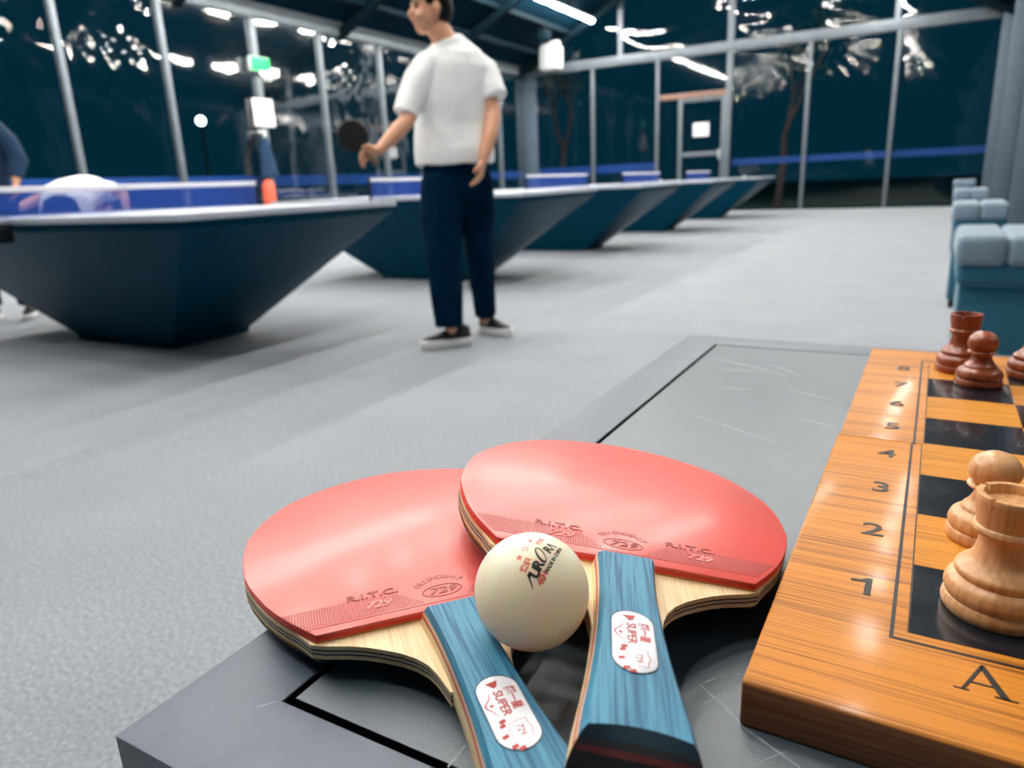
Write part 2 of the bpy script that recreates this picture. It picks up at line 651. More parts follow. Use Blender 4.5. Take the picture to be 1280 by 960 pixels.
# back wall
wb = MB().box(U0, U1, V1 - 0.06, V1 + 0.06, EAVE - 0.11, EAVE + 0.11)
wall_back = link('wall_back', wb.mesh('wall_back', bevel=0.008), M['steel'])
link('sill', MB().box(U0, U1, V1 - 0.03, V1 + 0.03, 0, 0.06).mesh('sill'), M['steel_dark'], wall_back)
tag(wall_back, 'far end wall of clear plastic film between grey steel posts', 'wall', kind='structure')
for i, u in enumerate(BACK_POSTS):
    w = 0.20 if i == 0 else (0.06 if u == -4.30 else 0.038)
    link('post', MB().box(-w, w, -0.05, 0.05, 0, EAVE - 0.11).mesh('post', bevel=0.006), M['column'] if i == 0 else M['steel'], wall_back, loc=(u + (0.1 if i == 0 else 0), V1, 0))
for u in (-7.0, -4.30, -0.9):
    zt = RIDGE - SLOPE * abs(u - UR)
    w = 0.065 if u == -4.30 else 0.05
    link('gable_post', MB().box(-w, w, -0.05, 0.05, EAVE + 0.1, zt).mesh('gable_post'), M['steel'], wall_back, loc=(u, V1, 0))
bb = BACK_POSTS + [U1]
for i in range(len(bb) - 1):
    if bb[i] == -6.03:
        film_sheet('film_pane', (bb[i], V1, 0), (bb[i + 1], V1, 0), 2.76, EAVE - 0.1, wall_back, 40 + i, (0, -1, 0))
        continue
    film_sheet('film_pane', (bb[i], V1, 0), (bb[i + 1], V1, 0), 0.05, EAVE - 0.1, wall_back, 40 + i, (0, -1, 0), fold={3: 0.016, 4: 0.014, 5: 0.010}.get(i, 0.003))
gab = [U0, -7.0, -4.30, -0.9, U1]
for i in range(4):
    film_sheet('gable_film_pane', (gab[i], V1, 0), (gab[i + 1], V1, 0), EAVE + 0.1, RIDGE, wall_back, 80 + i, (0, -1, 0),
               ripple=0.0035, top_fn=lambda p: max(EAVE + 0.12, RIDGE - SLOPE * abs(p.x - UR)))
link('blue_strap', MB().box(U0, -6.1, V1 + 0.09, V1 + 0.13, 1.02, 1.22).mesh('blue_strap'), M['blue_strap'], wall_back)
link('blue_strap', MB().box(-4.2, U1, V1 + 0.09, V1 + 0.13, 1.06, 1.2).mesh('blue_strap'), M['blue_strap'], wall_back)

# door in the back wall
dr = MB().box(-5.98, -4.36, V1 - 0.06, V1 + 0.04, 2.66, 2.78)
door = link('door_1', dr.mesh('door_1', bevel=0.006), M['lintel'])
tag(door, 'narrow framed clear door with a paper notice in the far wall', 'door', kind='structure')
link('side_pane', MB().box(-5.97, -5.5, V1 - 0.005, V1 + 0.005, 0.05, 2.66).mesh('side_pane'), M['film'], door)
leaf = MB().box(-5.49, -5.40, V1 - 0.05, V1 + 0.03, 0.05, 2.65).box(-4.45, -4.37, V1 - 0.05, V1 + 0.03, 0.05, 2.65)
leaf.box(-5.40, -4.45, V1 - 0.04, V1 + 0.02, 1.31, 1.41).box(-5.40, -4.45, V1 - 0.04, V1 + 0.02, 0.05, 0.14).box(-5.40, -4.45, V1 - 0.04, V1 + 0.02, 2.57, 2.65)
lf = link('door_leaf', leaf.mesh('door_leaf', bevel=0.004), M['steel'], door)
link('glass_pane', MB().box(-5.40, -4.45, V1 - 0.012, V1 - 0.004, 1.41, 2.57).mesh('glass_pane'), M['film'], lf)
link('glass_pane', MB().box(-5.40, -4.45, V1 - 0.012, V1 - 0.004, 0.14, 1.31).mesh('glass_pane'), M['film'], lf)
link('door_handle', MB().tube([(-4.47, V1 - 0.06, 1.22), (-4.47, V1 - 0.1, 1.24), (-4.47, V1 - 0.1, 1.42), (-4.47, V1 - 0.06, 1.44)], [0.016] * 4, n=8).mesh('door_handle', smooth=True), M['white'], lf)
nb_ = link('notice_sheet', MB().box(-5.12, -4.74, V1 - 0.035, V1 - 0.03, 1.77, 2.08).mesh('notice_sheet'), M['paper'])
tag(nb_, 'white paper notice taped to the clear door', 'notice')

# left wall
wl = MB().box(U0 - 0.07, U0 + 0.07, V0, V1, EAVE - 0.12, EAVE + 0.12)
wall_left = link('wall_left', wl.mesh('wall_left', bevel=0.008), M['steel'])
link('sill', MB().box(U0 - 0.03, U0 + 0.03, V0, V1, 0, 0.06).mesh('sill'), M['steel_dark'], wall_left)
tag(wall_left, 'long side wall of clear plastic film between grey posts', 'wall', kind='structure')
for v in LEFT_POSTS:
    w = 0.06 if v == 8.90 else 0.036
    link('post', MB().box(-0.05, 0.05, -w, w, 0, EAVE - 0.11).mesh('post', bevel=0.006), M['steel'], wall_left, loc=(U0, v, 0))
lp = [V0] + LEFT_POSTS + [V1]
for i in range(len(lp) - 1):
    film_sheet('film_pane', (U0, lp[i], 0), (U0, lp[i + 1], 0), 0.05, EAVE - 0.1, wall_left, 10 + i, (1, 0, 0), fold={5: 0.012, 6: 0.012, 9: 0.008, 10: 0.006}.get(i, 0.0))
link('blue_strap', MB().box(U0 - 0.13, U0 - 0.09, V0, V1, 0.98, 1.16).mesh('blue_strap'), M['blue_strap'], wall_left)

# right wall
wr = MB().box(U1 - 0.06, U1 + 0.06, V0, V1, EAVE - 0.12, EAVE + 0.12)
wall_right = link('wall_right', wr.mesh('wall_right', bevel=0.008), M['column'])
link('sill', MB().box(U1 - 0.05, U1 + 0.05, V0, V1, 0, 0.08).mesh('sill'), M['steel_dark'], wall_right)
tag(wall_right, 'side wall of deep grey columns behind the sofas', 'wall', kind='structure')
for v in (-2.0, 1.4, 4.8, 8.2, 11.6, 15.0, 17.9):
    c_ = MB().box(-0.22, 0.06, -0.16, -0.13, 0, EAVE).box(-0.22, 0.06, 0.13, 0.16, 0, EAVE).box(-0.10, -0.06, -0.13, 0.13, 0, EAVE)
    link('column', c_.mesh('column', bevel=0.004), M['column'], wall_right, loc=(U1, v, 0))
rp_ = [V0, -2.0, 1.4, 4.8, 8.2, 11.6, 15.0, V1]
for i in range(len(rp_) - 1):
    film_sheet('film_pane', (U1, rp_[i], 0), (U1, rp_[i + 1], 0), 0.05, EAVE - 0.1, wall_right, 110 + i, (-1, 0, 0))
# near end wall, behind the camera
wn = MB().box(U0, U1, V0 - 0.06, V0 + 0.06, 0, EAVE)
wall_near = link('wall_near', wn.mesh('wall_near'), M['roof'])
tag(wall_near, 'dark near end wall behind the viewer', 'wall', kind='structure')

# ceiling tubes
tubes = []
proto = None
ROW = {-7.55: 'low under the left roof slope', -5.6: 'high on the left roof slope', -2.85: 'high on the right roof slope', -0.9: 'low under the right roof slope'}
for u in (-7.55, -5.6, -2.85, -0.9):
    zz = RIDGE - SLOPE * abs(u - UR) - 0.16
    for k in range(23):
        v = 17.42 - 0.8 * k
        if u != -7.55 and k % 2:
            continue
        if proto is None:
            proto = thing('ceiling_tube_light', 'bright white tube light in the row low under the left roof slope', 'ceiling light', group='tube lights under the roof')
            hm = MB().box(-0.06, 0.06, -0.32, 0.32, 0.0, 0.05)
            link('housing', hm.mesh('housing', bevel=0.01), M['lamp_body'], proto)
            link('diffuser', MB().tube([(0, -0.29, -0.012), (0, 0.29, -0.012)], [0.045, 0.045], n=10).mesh('diffuser', smooth=True), M['tube'], proto)
            for yy in (-0.2, 0.2):
                link('hanger', MB().tube([(0, yy, 0.05), (0, yy, 0.16)], [0.006, 0.006], n=6).mesh('hanger'), M['steel_dark'], proto)
            proto.location = (u, v, zz)
        else:
            dup(proto, (u, v, zz), label='bright white tube light in the row ' + ROW[u])

# ------------------------------------------------------------------ table tennis tables
TZ = 0.775
tt = thing('table_tennis_table', 'nearest dark table tennis table, at the left edge with a player leaning behind its net', 'table', (-4.2, 2.81, 0), group='row of dark table tennis tables')
TL, TW = 1.37, 0.7625
top = link('table_top', MB().box(-TL, TL, -TW, TW, TZ - 0.03, TZ).mesh('table_top', bevel=0.004), M['table_top'], tt)
for (x0, x1, y0, y1) in ((-TL, TL, -TW, -TW + 0.02), (-TL, TL, TW - 0.02, TW), (-TL, -TL + 0.02, -TW + 0.02, TW - 0.02), (TL - 0.02, TL, -TW + 0.02, TW - 0.02), (-TL + 0.02, TL - 0.02, -0.0015, 0.0015)):
    link('court_line', MB().box(x0, x1, y0, y1, TZ, TZ + 0.0008).mesh('court_line'), M['white_line'], top)
link('apron', MB().box(-TL + 0.02, TL - 0.02, -TW + 0.02, TW - 0.02, TZ - 0.075, TZ - 0.03).mesh('apron', bevel=0.004), M['table_base'], tt)
z1_, z0_ = TZ - 0.075, 0.0
tx, ty, bx_, by_ = TL - 0.03, TW - 0.03, 0.475, 0.275
bs = MB().rings([[(-bx_, -by_, z0_), (bx_, -by_, z0_), (bx_, by_, z0_), (-bx_, by_, z0_)],
                 [(-bx_ - 0.006, -by_ - 0.003, 0.03), (bx_ + 0.006, -by_ - 0.003, 0.03), (bx_ + 0.006, by_ + 0.003, 0.03), (-bx_ - 0.006, by_ + 0.003, 0.03)],
                 [(-tx, -ty, z1_), (tx, -ty, z1_), (tx, ty, z1_), (-tx, ty, z1_)]])
link('pedestal', bs.mesh('pedestal', bevel=0.004), M['table_base'], tt)
net = link('net', MB().box(-0.002, 0.002, -0.90, 0.90, TZ + 0.005, TZ + 0.15).mesh('net'), M['net'], tt)
link('net_tape', MB().box(-0.008, 0.008, -0.905, 0.905, TZ + 0.135, TZ + 0.165).mesh('net_tape', bevel=0.003), M['net_tape'], net)
for sg in (-1, 1):
    pst = MB().tube([(0, sg * 0.91, TZ - 0.02), (0, sg * 0.91, TZ + 0.16)], [0.011, 0.011], n=8)
    link('net_post', pst.mesh('net_post'), M['black_metal'], net)
    link('clamp', MB().box(-0.03, 0.03, min(sg * 0.77, sg * 0.93), max(sg * 0.77, sg * 0.93), TZ - 0.12, TZ - 0.02).mesh('clamp', bevel=0.006), M['black_metal'], net)
LBL = ['second table tennis table, directly behind the man in the white T-shirt', 'third table tennis table from the left, just right of the man',
       'fourth table tennis table from the left in the receding row', 'farthest and smallest table tennis table at the end of the row']
for k, v in enumerate((5.77, 8.55, 11.68, 15.1)):
    dup(tt, (-4.12, v, 0), 0, LBL[k])
for i, (u, v, lb) in enumerate(((-3.55, 10.9, 'small white ball lying on the fourth table tennis table'), (-3.1, 14.6, 'small white ball lying on the farthest table tennis table'))):
    bl = link('table_tennis_ball', MB().ell((0, 0, 0.02), (0.02, 0.02, 0.02), 16, 10).mesh('small_ball', smooth=True), M['white'], loc=(u, v, TZ + 0.001))
    tag(bl, lb, 'ball', 'loose balls on far tables')
    sm = link('seam', MB().tube([(0.0201 * math.cos(a), 0.0201 * math.sin(a), 0.02) for a in [2 * PI * k / 16 for k in range(17)]], [0.0003] * 17, n=4, round_ends=False).mesh('seam'), M['white'], bl)

# ------------------------------------------------------------------ sofas along the right wall
def cushion(x0, x1, y0, y1, z0, z1, r):
    return MB().box(x0, x1, y0, y1, z0, z1).mesh('cushion', bevel=r, segs=4, angle=60)


sf = thing('padded_seat', 'nearest blue-grey padded seat, behind the dark rook', 'seat', (0.095, 2.73, 0), -0.02, group='blue-grey padded seats along the right side')
link('body', cushion(0.022, 0.27, 0.03, 0.50, 0.05, 0.50, 0.012), M['sofa'], sf)
link('lower_roll', cushion(0.008, 0.28, 0.005, 0.52, 0.455, 0.545, 0.03), M['sofa'], sf)
for x in (0.0, 0.140):
    link('top_pad', cushion(x, x + 0.142, -0.01, 0.53, 0.525, 0.622, 0.024), M['sofa_pad'], sf)
for (x, y) in ((0.05, 0.06), (0.24, 0.06), (0.05, 0.46), (0.24, 0.46)):
    link('leg', MB().box(x - 0.015, x + 0.015, y - 0.015, y + 0.015, 0, 0.05).mesh('leg'), M['black_metal'], sf)
dup(sf, (0.135, 5.03, 0), -0.02, 'second blue-grey padded seat along the right side')
dup(sf, (0.208, 8.0, 0), -0.02, 'third blue-grey padded seat along the right side')
dup(sf, (0.32, 12.9, 0), -0.02, 'farthest and smallest blue-grey padded seat by the columns')

# ------------------------------------------------------------------ small fittings of the hall
ex = thing('exit_sign', 'small glowing green exit sign hanging on a wall post', 'sign', (U0 + 0.12, 8.87, 2.76))
link('case', MB().box(-0.03, 0.03, -0.2, 0.2, 0, 0.22).mesh('case', bevel=0.01), M['white'], ex)
link('lit_panel', MB().box(0.03, 0.036, -0.19, 0.19, 0.012, 0.208).mesh('lit_panel'), M['green_lit'], ex)
nt_ = link('notice_board', MB().box(0.06, 0.075, -0.21, 0.21, 1.93, 2.36).mesh('notice_board', bevel=0.004), M['paper'], loc=(U0, 8.89, 0))
tag(nt_, 'white square notice fixed to the post below the green sign', 'notice')
jk = thing('hanging_jacket', 'navy jacket hanging from a white hook on the wall post', 'jacket', (U0 + 0.16, 8.74, 0))
link('cloth', remesh(MB().tube([(0, 0, 1.74), (0, 0, 1.6), (0, 0.02, 1.35), (0, 0.03, 1.12)], [(0.06, 0.05), (0.10, 0.07), (0.15, 0.08), (0.19, 0.08)], n=12, up=(1, 0, 0), round_ends=False), 0.02, 3), M['navy'], jk)
link('hook', MB().tube([(-0.1, 0, 1.84), (0.02, 0, 1.84), (0.02, 0, 1.78)], [0.03, 0.03, 0.03], n=8).mesh('hook', smooth=True), M['white'], jk)
fe = thing('fire_extinguisher', 'orange-red fire extinguisher standing on a bracket below the navy jacket', 'extinguisher', (U0 + 0.35, 8.53, 0))
link('cylinder', MB().lathe([(0.0, 0.62), (0.095, 0.62), (0.1, 0.65), (0.1, 0.98), (0.08, 1.05), (0.035, 1.08), (0.0, 1.08)], 16).mesh('cylinder', smooth=True), M['extinguisher'], fe)
link('valve', MB().box(-0.02, 0.02, -0.09, 0.03, 1.08, 1.12).mesh('valve'), M['black_metal'], fe)
link('bracket', MB().box(-0.35, 0.02, -0.05, 0.05, 0.59, 0.62).mesh('bracket'), M['steel'], fe)
sp = thing('loudspeaker', 'white loudspeaker box hanging in the far corner', 'loudspeaker', (-8.68, 17.7, 3.62))
link('cabinet', MB().box(-0.26, 0.26, -0.18, 0.18, 0, 0.64).mesh('cabinet', bevel=0.03), M['white'], sp)
link('grille', MB().box(-0.21, 0.21, -0.19, -0.178, 0.06, 0.58).mesh('grille', bevel=0.003), M['lamp_body'], sp)
link('hanger', MB().tube([(0, 0, 0.62), (0, 0, 0.72)], [0.02, 0.02], n=8).mesh('hanger'), M['steel'], sp)
vt = thing('ceiling_fan_vent', 'round grey fan housing hanging under the roof near the corner', 'fan', (-8.3, 16.5, 4.05))
link('drum', MB().lathe([(0, 0), (0.17, 0), (0.2, 0.04), (0.2, 0.22), (0.1, 0.30), (0, 0.30)], 20).mesh('drum', smooth=True), M['steel_dark'], vt)
link('stem', MB().tube([(0, 0, 0.3), (0, 0, 0.32)], [0.03, 0.03], n=8).mesh('stem'), M['steel_dark'], vt)

# outside: lamp and trees
sl = thing('street_lamp', 'round white globe lamp glowing outside the left wall', 'lamp', (-16, 12.7, -0.06))
link('pole', MB().tube([(0, 0, 0), (0, 0, 2.6)], [0.05, 0.035], n=8, round_ends=False).mesh('pole'), M['black_metal'], sl)
link('globe', MB().ell((0, 0, 2.76), (0.11, 0.11, 0.11)).mesh('globe', smooth=True), M['globe'], sl)


def tree(name, label, loc, h, seed, lean=0.0, spread=1.0, leaves=0):
    rnd = random.Random(seed)
    t = thing(name, label, 'tree', loc, group='trees outside the hall')
    tr = MB()
    tips = []

    def grow(p, d, L, r, depth):
        q = p
        pts, rad = [p], [r]
        for k in range(3):
            d = (d + Vector((rnd.uniform(-.18, .18), rnd.uniform(-.18, .18), rnd.uniform(-.05, .12)))).normalized()
            q = q + d * L / 3
            pts.append(q)
            rad.append(r * (1 - 0.14 * (k + 1)))
        tr.tube(pts, rad, n=6)
        if depth == 0:
            tips.append(q)
            return
        for k in range(rnd.choice((2, 3))):
            a = rnd.uniform(0, 2 * PI)
            nd = (d + Vector((math.cos(a), math.sin(a), rnd.uniform(0.0, 0.5))) * rnd.uniform(0.35, 0.7) * spread).normalized()
            grow(q, nd, L * rnd.uniform(0.55, 0.75), r * 0.55, depth - 1)
    grow(Vector((0, 0, -0.05)), Vector((lean, 0, 1)).normalized(), h * 0.42, 0.02 * h + 0.03, 3)
    link('trunk', tr.mesh('trunk', smooth=True), M['bark'], t)
    if leaves:
        lf_ = MB()
        for p in tips:
            for k in range(leaves):
                c_ = p + Vector((rnd.gauss(0, .3), rnd.gauss(0, .3), rnd.gauss(0, .25)))
                a = Vector((rnd.gauss(0, 1), rnd.gauss(0, 1), rnd.gauss(0, 1))).normalized() * 0.07
                b_ = a.cross(Vector((rnd.gauss(0, 1), rnd.gauss(0, 1), rnd.gauss(0, 1)))).normalized() * 0.035
                lf_.add([c_ - a, c_ + b_, c_ + a, c_ - b_], [(0, 1, 2, 3)])
        lo = link('foliage', lf_.mesh('foliage'), M['leaf'], t)
        lo['kind'] = 'stuff'
    return t


tree('bare_tree', 'bare reddish-brown tree outside the wall below the green sign', (-13.0, 11.4, -0.06), 4.2, 3, spread=0.8)
tree('leafy_tree', 'thin leaning tree outside the far wall right of the door', (-3.5, 20.6, -0.06), 4.4, 11, lean=0.12, leaves=40)
tree('leafy_tree', 'pair-stemmed brown tree outside the far left corner', (-10.2, 21.0, -0.06), 4.6, 5, leaves=40)

# ------------------------------------------------------------------ people
def hand_parts(mb, wrist, palm_dir, finger_dir, side, size=1.0, curl=0.35, down=None):
    """palm, four fingers, thumb. side = direction of the thumb"""
    w, pd, fd, sd = Vector(wrist), Vector(palm_dir).normalized(), Vector(finger_dir).normalized(), Vector(side).normalized()
    s = size
    mb.tube([w, w + fd * 0.045 * s, w + fd * 0.085 * s], [(0.026 * s, 0.02 * s), (0.038 * s, 0.016 * s), (0.040 * s, 0.013 * s)], n=10, up=pd)
    root = w + fd * 0.085 * s
    for k, (off, L) in enumerate(((0.028, 0.070), (0.010, 0.078), (-0.009, 0.073), (-0.027, 0.058))):
        p0 = root + sd * off * s - fd * 0.01 * s
        d = fd
        pts = [p0]
        for j in range(3):
            d = (d + pd * curl).normalized()
            pts.append(pts[-1] + d * L * s / 3)
        mb.tube(pts, [0.0095 * s, 0.0092 * s, 0.0085 * s, 0.0075 * s], n=8)
    p0 = w + fd * 0.025 * s + sd * 0.026 * s
    pts = [p0, p0 + (sd * 0.7 + fd * 0.6 + pd * 0.2).normalized() * 0.035 * s]
    pts.append(pts[-1] + (sd * 0.25 + fd * 0.9 + pd * 0.4).normalized() * 0.03 * s)
    mb.tube(pts, [0.013 * s, 0.011 * s, 0.0085 * s], n=8)


def head_parts(mb, c, fw, up=(0, 0, 1), s=1.0):
    """head about 0.235 m tall, face along fw; returns its rotation (x right, y forward, z up)"""
    F = Vector(fw).normalized()
    U = (Vector(up) - F * Vector(up).dot(F)).normalized()
    Rt = F.cross(U).normalized()
    R = Matrix((Rt, F, U)).transposed()
    C = Vector(c)

    def P(x, y, z):
        return C + R @ Vector((x * s, y * s, z * s))
    mb.ell(P(0, -0.012, 0.03), (0.076 * s, 0.096 * s, 0.088 * s), 18, 12, R)
    mb.ell(P(0, 0.022, -0.02), (0.064 * s, 0.068 * s, 0.082 * s), 18, 12, R)
    mb.ell(P(0, 0.045, -0.078), (0.040 * s, 0.040 * s, 0.034 * s), 14, 10, R)
    mb.ell(P(0, 0.074, 0.03), (0.05 * s, 0.018 * s, 0.014 * s), 12, 8, R)
    mb.tube([P(0, 0.086, 0.012), P(0, 0.106, -0.018), P(0, 0.100, -0.03)], [0.010 * s, 0.014 * s, 0.013 * s], n=8)
    mb.ell(P(0.034, 0.066, -0.028), (0.024 * s, 0.022 * s, 0.02 * s), 10, 8, R)
    mb.ell(P(-0.034, 0.066, -0.028), (0.024 * s, 0.022 * s, 0.02 * s), 10, 8, R)
    mb.ell(P(0, 0.086, -0.052), (0.026 * s, 0.010 * s, 0.011 * s), 10, 8, R)
    for sg in (-1, 1):
        mb.ell(P(sg * 0.078, -0.008, -0.004), (0.012 * s, 0.020 * s, 0.033 * s), 10, 8, R)
    return R, P


def hair_mesh(P, R, s=1.0, seed=1):
    h = MB()
    h.ell(P(0, -0.022, 0.052), (0.086 * s, 0.100 * s, 0.086 * s), 20, 12, R)
    h.ell(P(0, -0.060, 0.005), (0.074 * s, 0.062 * s, 0.085 * s), 16, 10, R)
    h.ell(P(0, 0.050, 0.088), (0.066 * s, 0.044 * s, 0.034 * s), 16, 10, R)
    for sg in (-1, 1):
        h.ell(P(sg * 0.070, -0.004, 0.045), (0.014 * s, 0.05 * s, 0.04 * s), 12, 8, R)
    return remesh(h, 0.008, 2, 'hair')


def face_bits(P, R, body):
    for sg in (-1, 1):
        link('eye', MB().ell(P(sg * 0.032, 0.080, 0.010), (0.013, 0.008, 0.0055), 10, 8, R).mesh('eye', smooth=True), M['eye'], body)
        link('eyebrow', MB().tube([P(sg * 0.015, 0.094, 0.030), P(sg * 0.035, 0.086, 0.036), P(sg * 0.052, 0.068, 0.031)], [0.003, 0.004, 0.002], n=6).mesh('eyebrow', smooth=True), M['hair'], body)
    link('mouth', MB().tube([P(-0.027, 0.078, -0.044), P(0, 0.097, -0.054), P(0.027, 0.078, -0.044)], [0.003, 0.0055, 0.003], n=6).mesh('mouth', smooth=True), M['lips'], body)


def shoe(parent, heel, toe, size=1.0):
    H_, T_ = Vector(heel), Vector(toe)
    d = (T_ - H_)
    d.z = 0
    L = d.length
    d.normalize()
    s = Vector((-d.y, d.x, 0))
    prof = [(0.0, 0.030), (0.06, 0.038), (0.3, 0.036), (0.55, 0.043), (0.75, 0.048), (0.92, 0.040), (1.0, 0.020)]
    H0 = Vector((H_.x, H_.y, 0))
    out = [H0 + d * (f * L) + s * w for f, w in prof] + [H0 + d * (f * L) - s * w for f, w in reversed(prof)]
    sole = MB().prism([(p.x, p.y) for p in out], 0.004, 0.048).mesh('sole', bevel=0.008)
    so = link('shoe_sole', sole, M['sole'], parent)
    up = MB()
    secs = [(0.02, 0.03, 0.085), (0.14, 0.036, 0.10), (0.32, 0.035, 0.095), (0.5, 0.040, 0.072), (0.7, 0.045, 0.052), (0.88, 0.040, 0.040), (0.98, 0.018, 0.03)]
    rs = []
    for f, w, h in secs:
        c = H0 + d * (f * L)
        rs.append([c + s * (w * math.cos(a)) + Vector((0, 0, 0.022 + h * math.sin(a) if math.sin(a) > 0 else 0.022)) for a in [2 * PI * k / 14 for k in range(14)]])
    up.rings(rs)
    link('shoe_upper', remesh(up, 0.006, 3), M['shoe'], parent)
    return so


# the man in the white T-shirt; x is to his picture-right, y away from the viewer
man = thing('person', 'smiling man in white T-shirt, black trousers and black shoes holding a bat, looking left', 'person', (-2.1935, 3.3355, 0), math.radians(33.33), group='people in the hall')
bm_ = MB()
HF = Vector((-0.93, -0.36, -0.05))
R_, P_ = head_parts(bm_, (-0.105, -0.05, 1.695), HF, s=1.0)
bm_.tube([(-0.075, -0.035, 1.62), (-0.03, -0.02, 1.55), (-0.02, 0, 1.48)], [(0.055, 0.06), (0.06, 0.06), (0.075, 0.07)], n=14)
bm_.tube([(-0.02, 0, 1.5), (-0.02, 0, 1.36), (-0.02, 0, 1.15), (-0.02, 0, 0.96), (-0.02, 0, 0.88)], [(0.12, 0.07), (0.15, 0.095), (0.13, 0.09), (0.14, 0.1), (0.13, 0.1)], n=16, up=(0, 1, 0))
bm_.tube([(-0.15, -0.055, 1.43), (-0.205, -0.10, 1.31), (-0.245, -0.16, 1.178)], [0.040, 0.044, 0.040], n=12)
bm_.tube([(-0.245, -0.16, 1.178), (-0.315, -0.21, 1.105), (-0.393, -0.26, 1.029)], [0.040, 0.039, 0.026], n=12)
hand_parts(bm_, (-0.393, -0.26, 1.029), (0.25, -0.35, -0.6), (-0.9, -0.25, -0.25), (-0.15, -0.5, 0.8), 0.92, 0.62)
bm_.tube([(0.115, 0.025, 1.43), (0.170, -0.015, 1.33), (0.186, -0.07, 1.19)], [0.040, 0.044, 0.041], n=12)
bm_.tube([(0.186, -0.07, 1.19), (0.162, -0.13, 1.085), (0.122, -0.175, 0.972)], [0.041, 0.040, 0.029], n=12)
hand_parts(bm_, (0.122, -0.175, 0.972), (-0.75, 0.2, 0.1), (-0.24, -0.1, -0.95), (-0.3, -0.9, 0.05), 1.0, 0.28)
for a_ in (((-0.10, -0.02, 0.90), (-0.11, -0.12, 0.48), (-0.10, -0.16, 0.09)), ((0.075, 0.03, 0.90), (0.075, 0.06, 0.49), (0.10, 0.12, 0.09))):
    bm_.tube(a_, [0.075, 0.05, 0.036], n=12)
body = link('body', remesh(bm_, 0.0065, 3), M['skin'], man)
face_bits(P_, R_, body)
link('hair', hair_mesh(P_, R_), M['hair'], man)
ts = MB()
ts.tube([(-0.025, -0.01, 0.955), (-0.025, -0.01, 1.02), (-0.03, 0, 1.15), (-0.025, 0, 1.32), (-0.02, 0, 1.43), (-0.02, 0, 1.50), (-0.022, -0.005, 1.545), (-0.03, -0.015, 1.575)],
        [(0.212, 0.15), (0.216, 0.152), (0.20, 0.142), (0.198, 0.138), (0.195, 0.125), (0.165, 0.105), (0.108, 0.085), (0.078, 0.075)], n=24, up=(0.25, 1, 0), round_ends=False)
ts.tube([(-0.11, -0.04, 1.47), (-0.19, -0.085, 1.37), (-0.258, -0.14, 1.20)], [(0.066, 0.062), (0.072, 0.070), (0.068, 0.064)], n=16, round_ends=False)
ts.tube([(0.07, 0.03, 1.475), (0.15, 0.01, 1.40), (0.20, -0.04, 1.27)], [(0.070, 0.068), (0.076, 0.076), (0.074, 0.074)], n=16, round_ends=False)
link('t_shirt', crumple(remesh(ts, 0.008, 3), 0.010, 7.0, 3), M['shirt'], man)
tr_ = MB()
tr_.tube([(-0.02, 0, 1.0), (-0.02, 0, 0.93), (-0.018, 0, 0.85)], [(0.165, 0.125), (0.178, 0.135), (0.18, 0.14)], n=20, up=(0, 1, 0), round_ends=False)
tr_.tube([(-0.018, 0, 0.88), (-0.018, -0.01, 0.80), (-0.018, -0.02, 0.745)], [(0.17, 0.14), (0.14, 0.13), (0.07, 0.09)], n=18, up=(0, 1, 0))
tr_.tube([(-0.108, -0.02, 0.88), (-0.115, -0.08, 0.68), (-0.118, -0.135, 0.47), (-0.112, -0.155, 0.28), (-0.108, -0.16, 0.115)], [(0.105, 0.12), (0.112, 0.115), (0.098, 0.10), (0.088, 0.09), (0.078, 0.085)], n=18, up=(0, 1, 0), round_ends=False)
tr_.tube([(0.075, 0.03, 0.88), (0.08, 0.05, 0.68), (0.08, 0.06, 0.49), (0.088, 0.09, 0.28), (0.098, 0.12, 0.115)], [(0.10, 0.12), (0.10, 0.11), (0.082, 0.095), (0.07, 0.08), (0.062, 0.075)], n=18, up=(0, 1, 0), round_ends=False)
link('trousers', crumple(remesh(tr_, 0.008, 3), 0.007, 8.0, 5), M['trousers'], man)
shoe(man, (0.005, -0.135, 0), (-0.27, -0.205, 0))
shoe(man, (0.07, 0.175, 0), (0.235, 0.0, 0))

# the bat in his hand
hb_ = thing('table_tennis_bat', 'black table tennis bat held up in the hand of the man in white', 'bat', (-2.1935, 3.3355, 0), math.radians(33.33))
bc, bn = Vector((-0.51, -0.285, 1.10)), Vector((0.15, -0.95, -0.1)).normalized()
hd = (Vector((-0.437, -0.30, 1.005)) - bc).normalized()
sx_ = hd.cross(bn).normalized()


def bat_disc(r, t0, t1):
    return MB().rings([[bc + sx_ * r * math.cos(a) + hd * r * 1.05 * math.sin(a) + bn * t for a in [2 * PI * k / 32 for k in range(32)]] for t in (t0, t1)])


M['bat_wood'] = wood_mat('bat_wood', '#8a6a4a', '#5f4530', 'z', 300, 40, 0.6)
link('blade', bat_disc(0.073, -0.003, 0.003).mesh('blade'), M['bat_wood'], hb_)
link('rubber', bat_disc(0.072, 0.003, 0.006).mesh('rubber'), M['bat_black'], hb_)
link('rubber', bat_disc(0.072, -0.006, -0.003).mesh('rubber'), M['bat_black'], hb_)
link('handle', MB().tube([bc + hd * 0.07, bc + hd * 0.12, bc + hd * 0.165], [(0.013, 0.01), (0.013, 0.01), (0.016, 0.011)], n=10, up=bn).mesh('handle', smooth=True), M['bat_wood'], hb_)

# player leaning down behind the first table, seen from behind through the net
bp_ = thing('person', 'player in a white shirt bending low behind the net of the nearest table', 'person', (-6.60, 3.70, 0), math.radians(30), group='people in the hall')
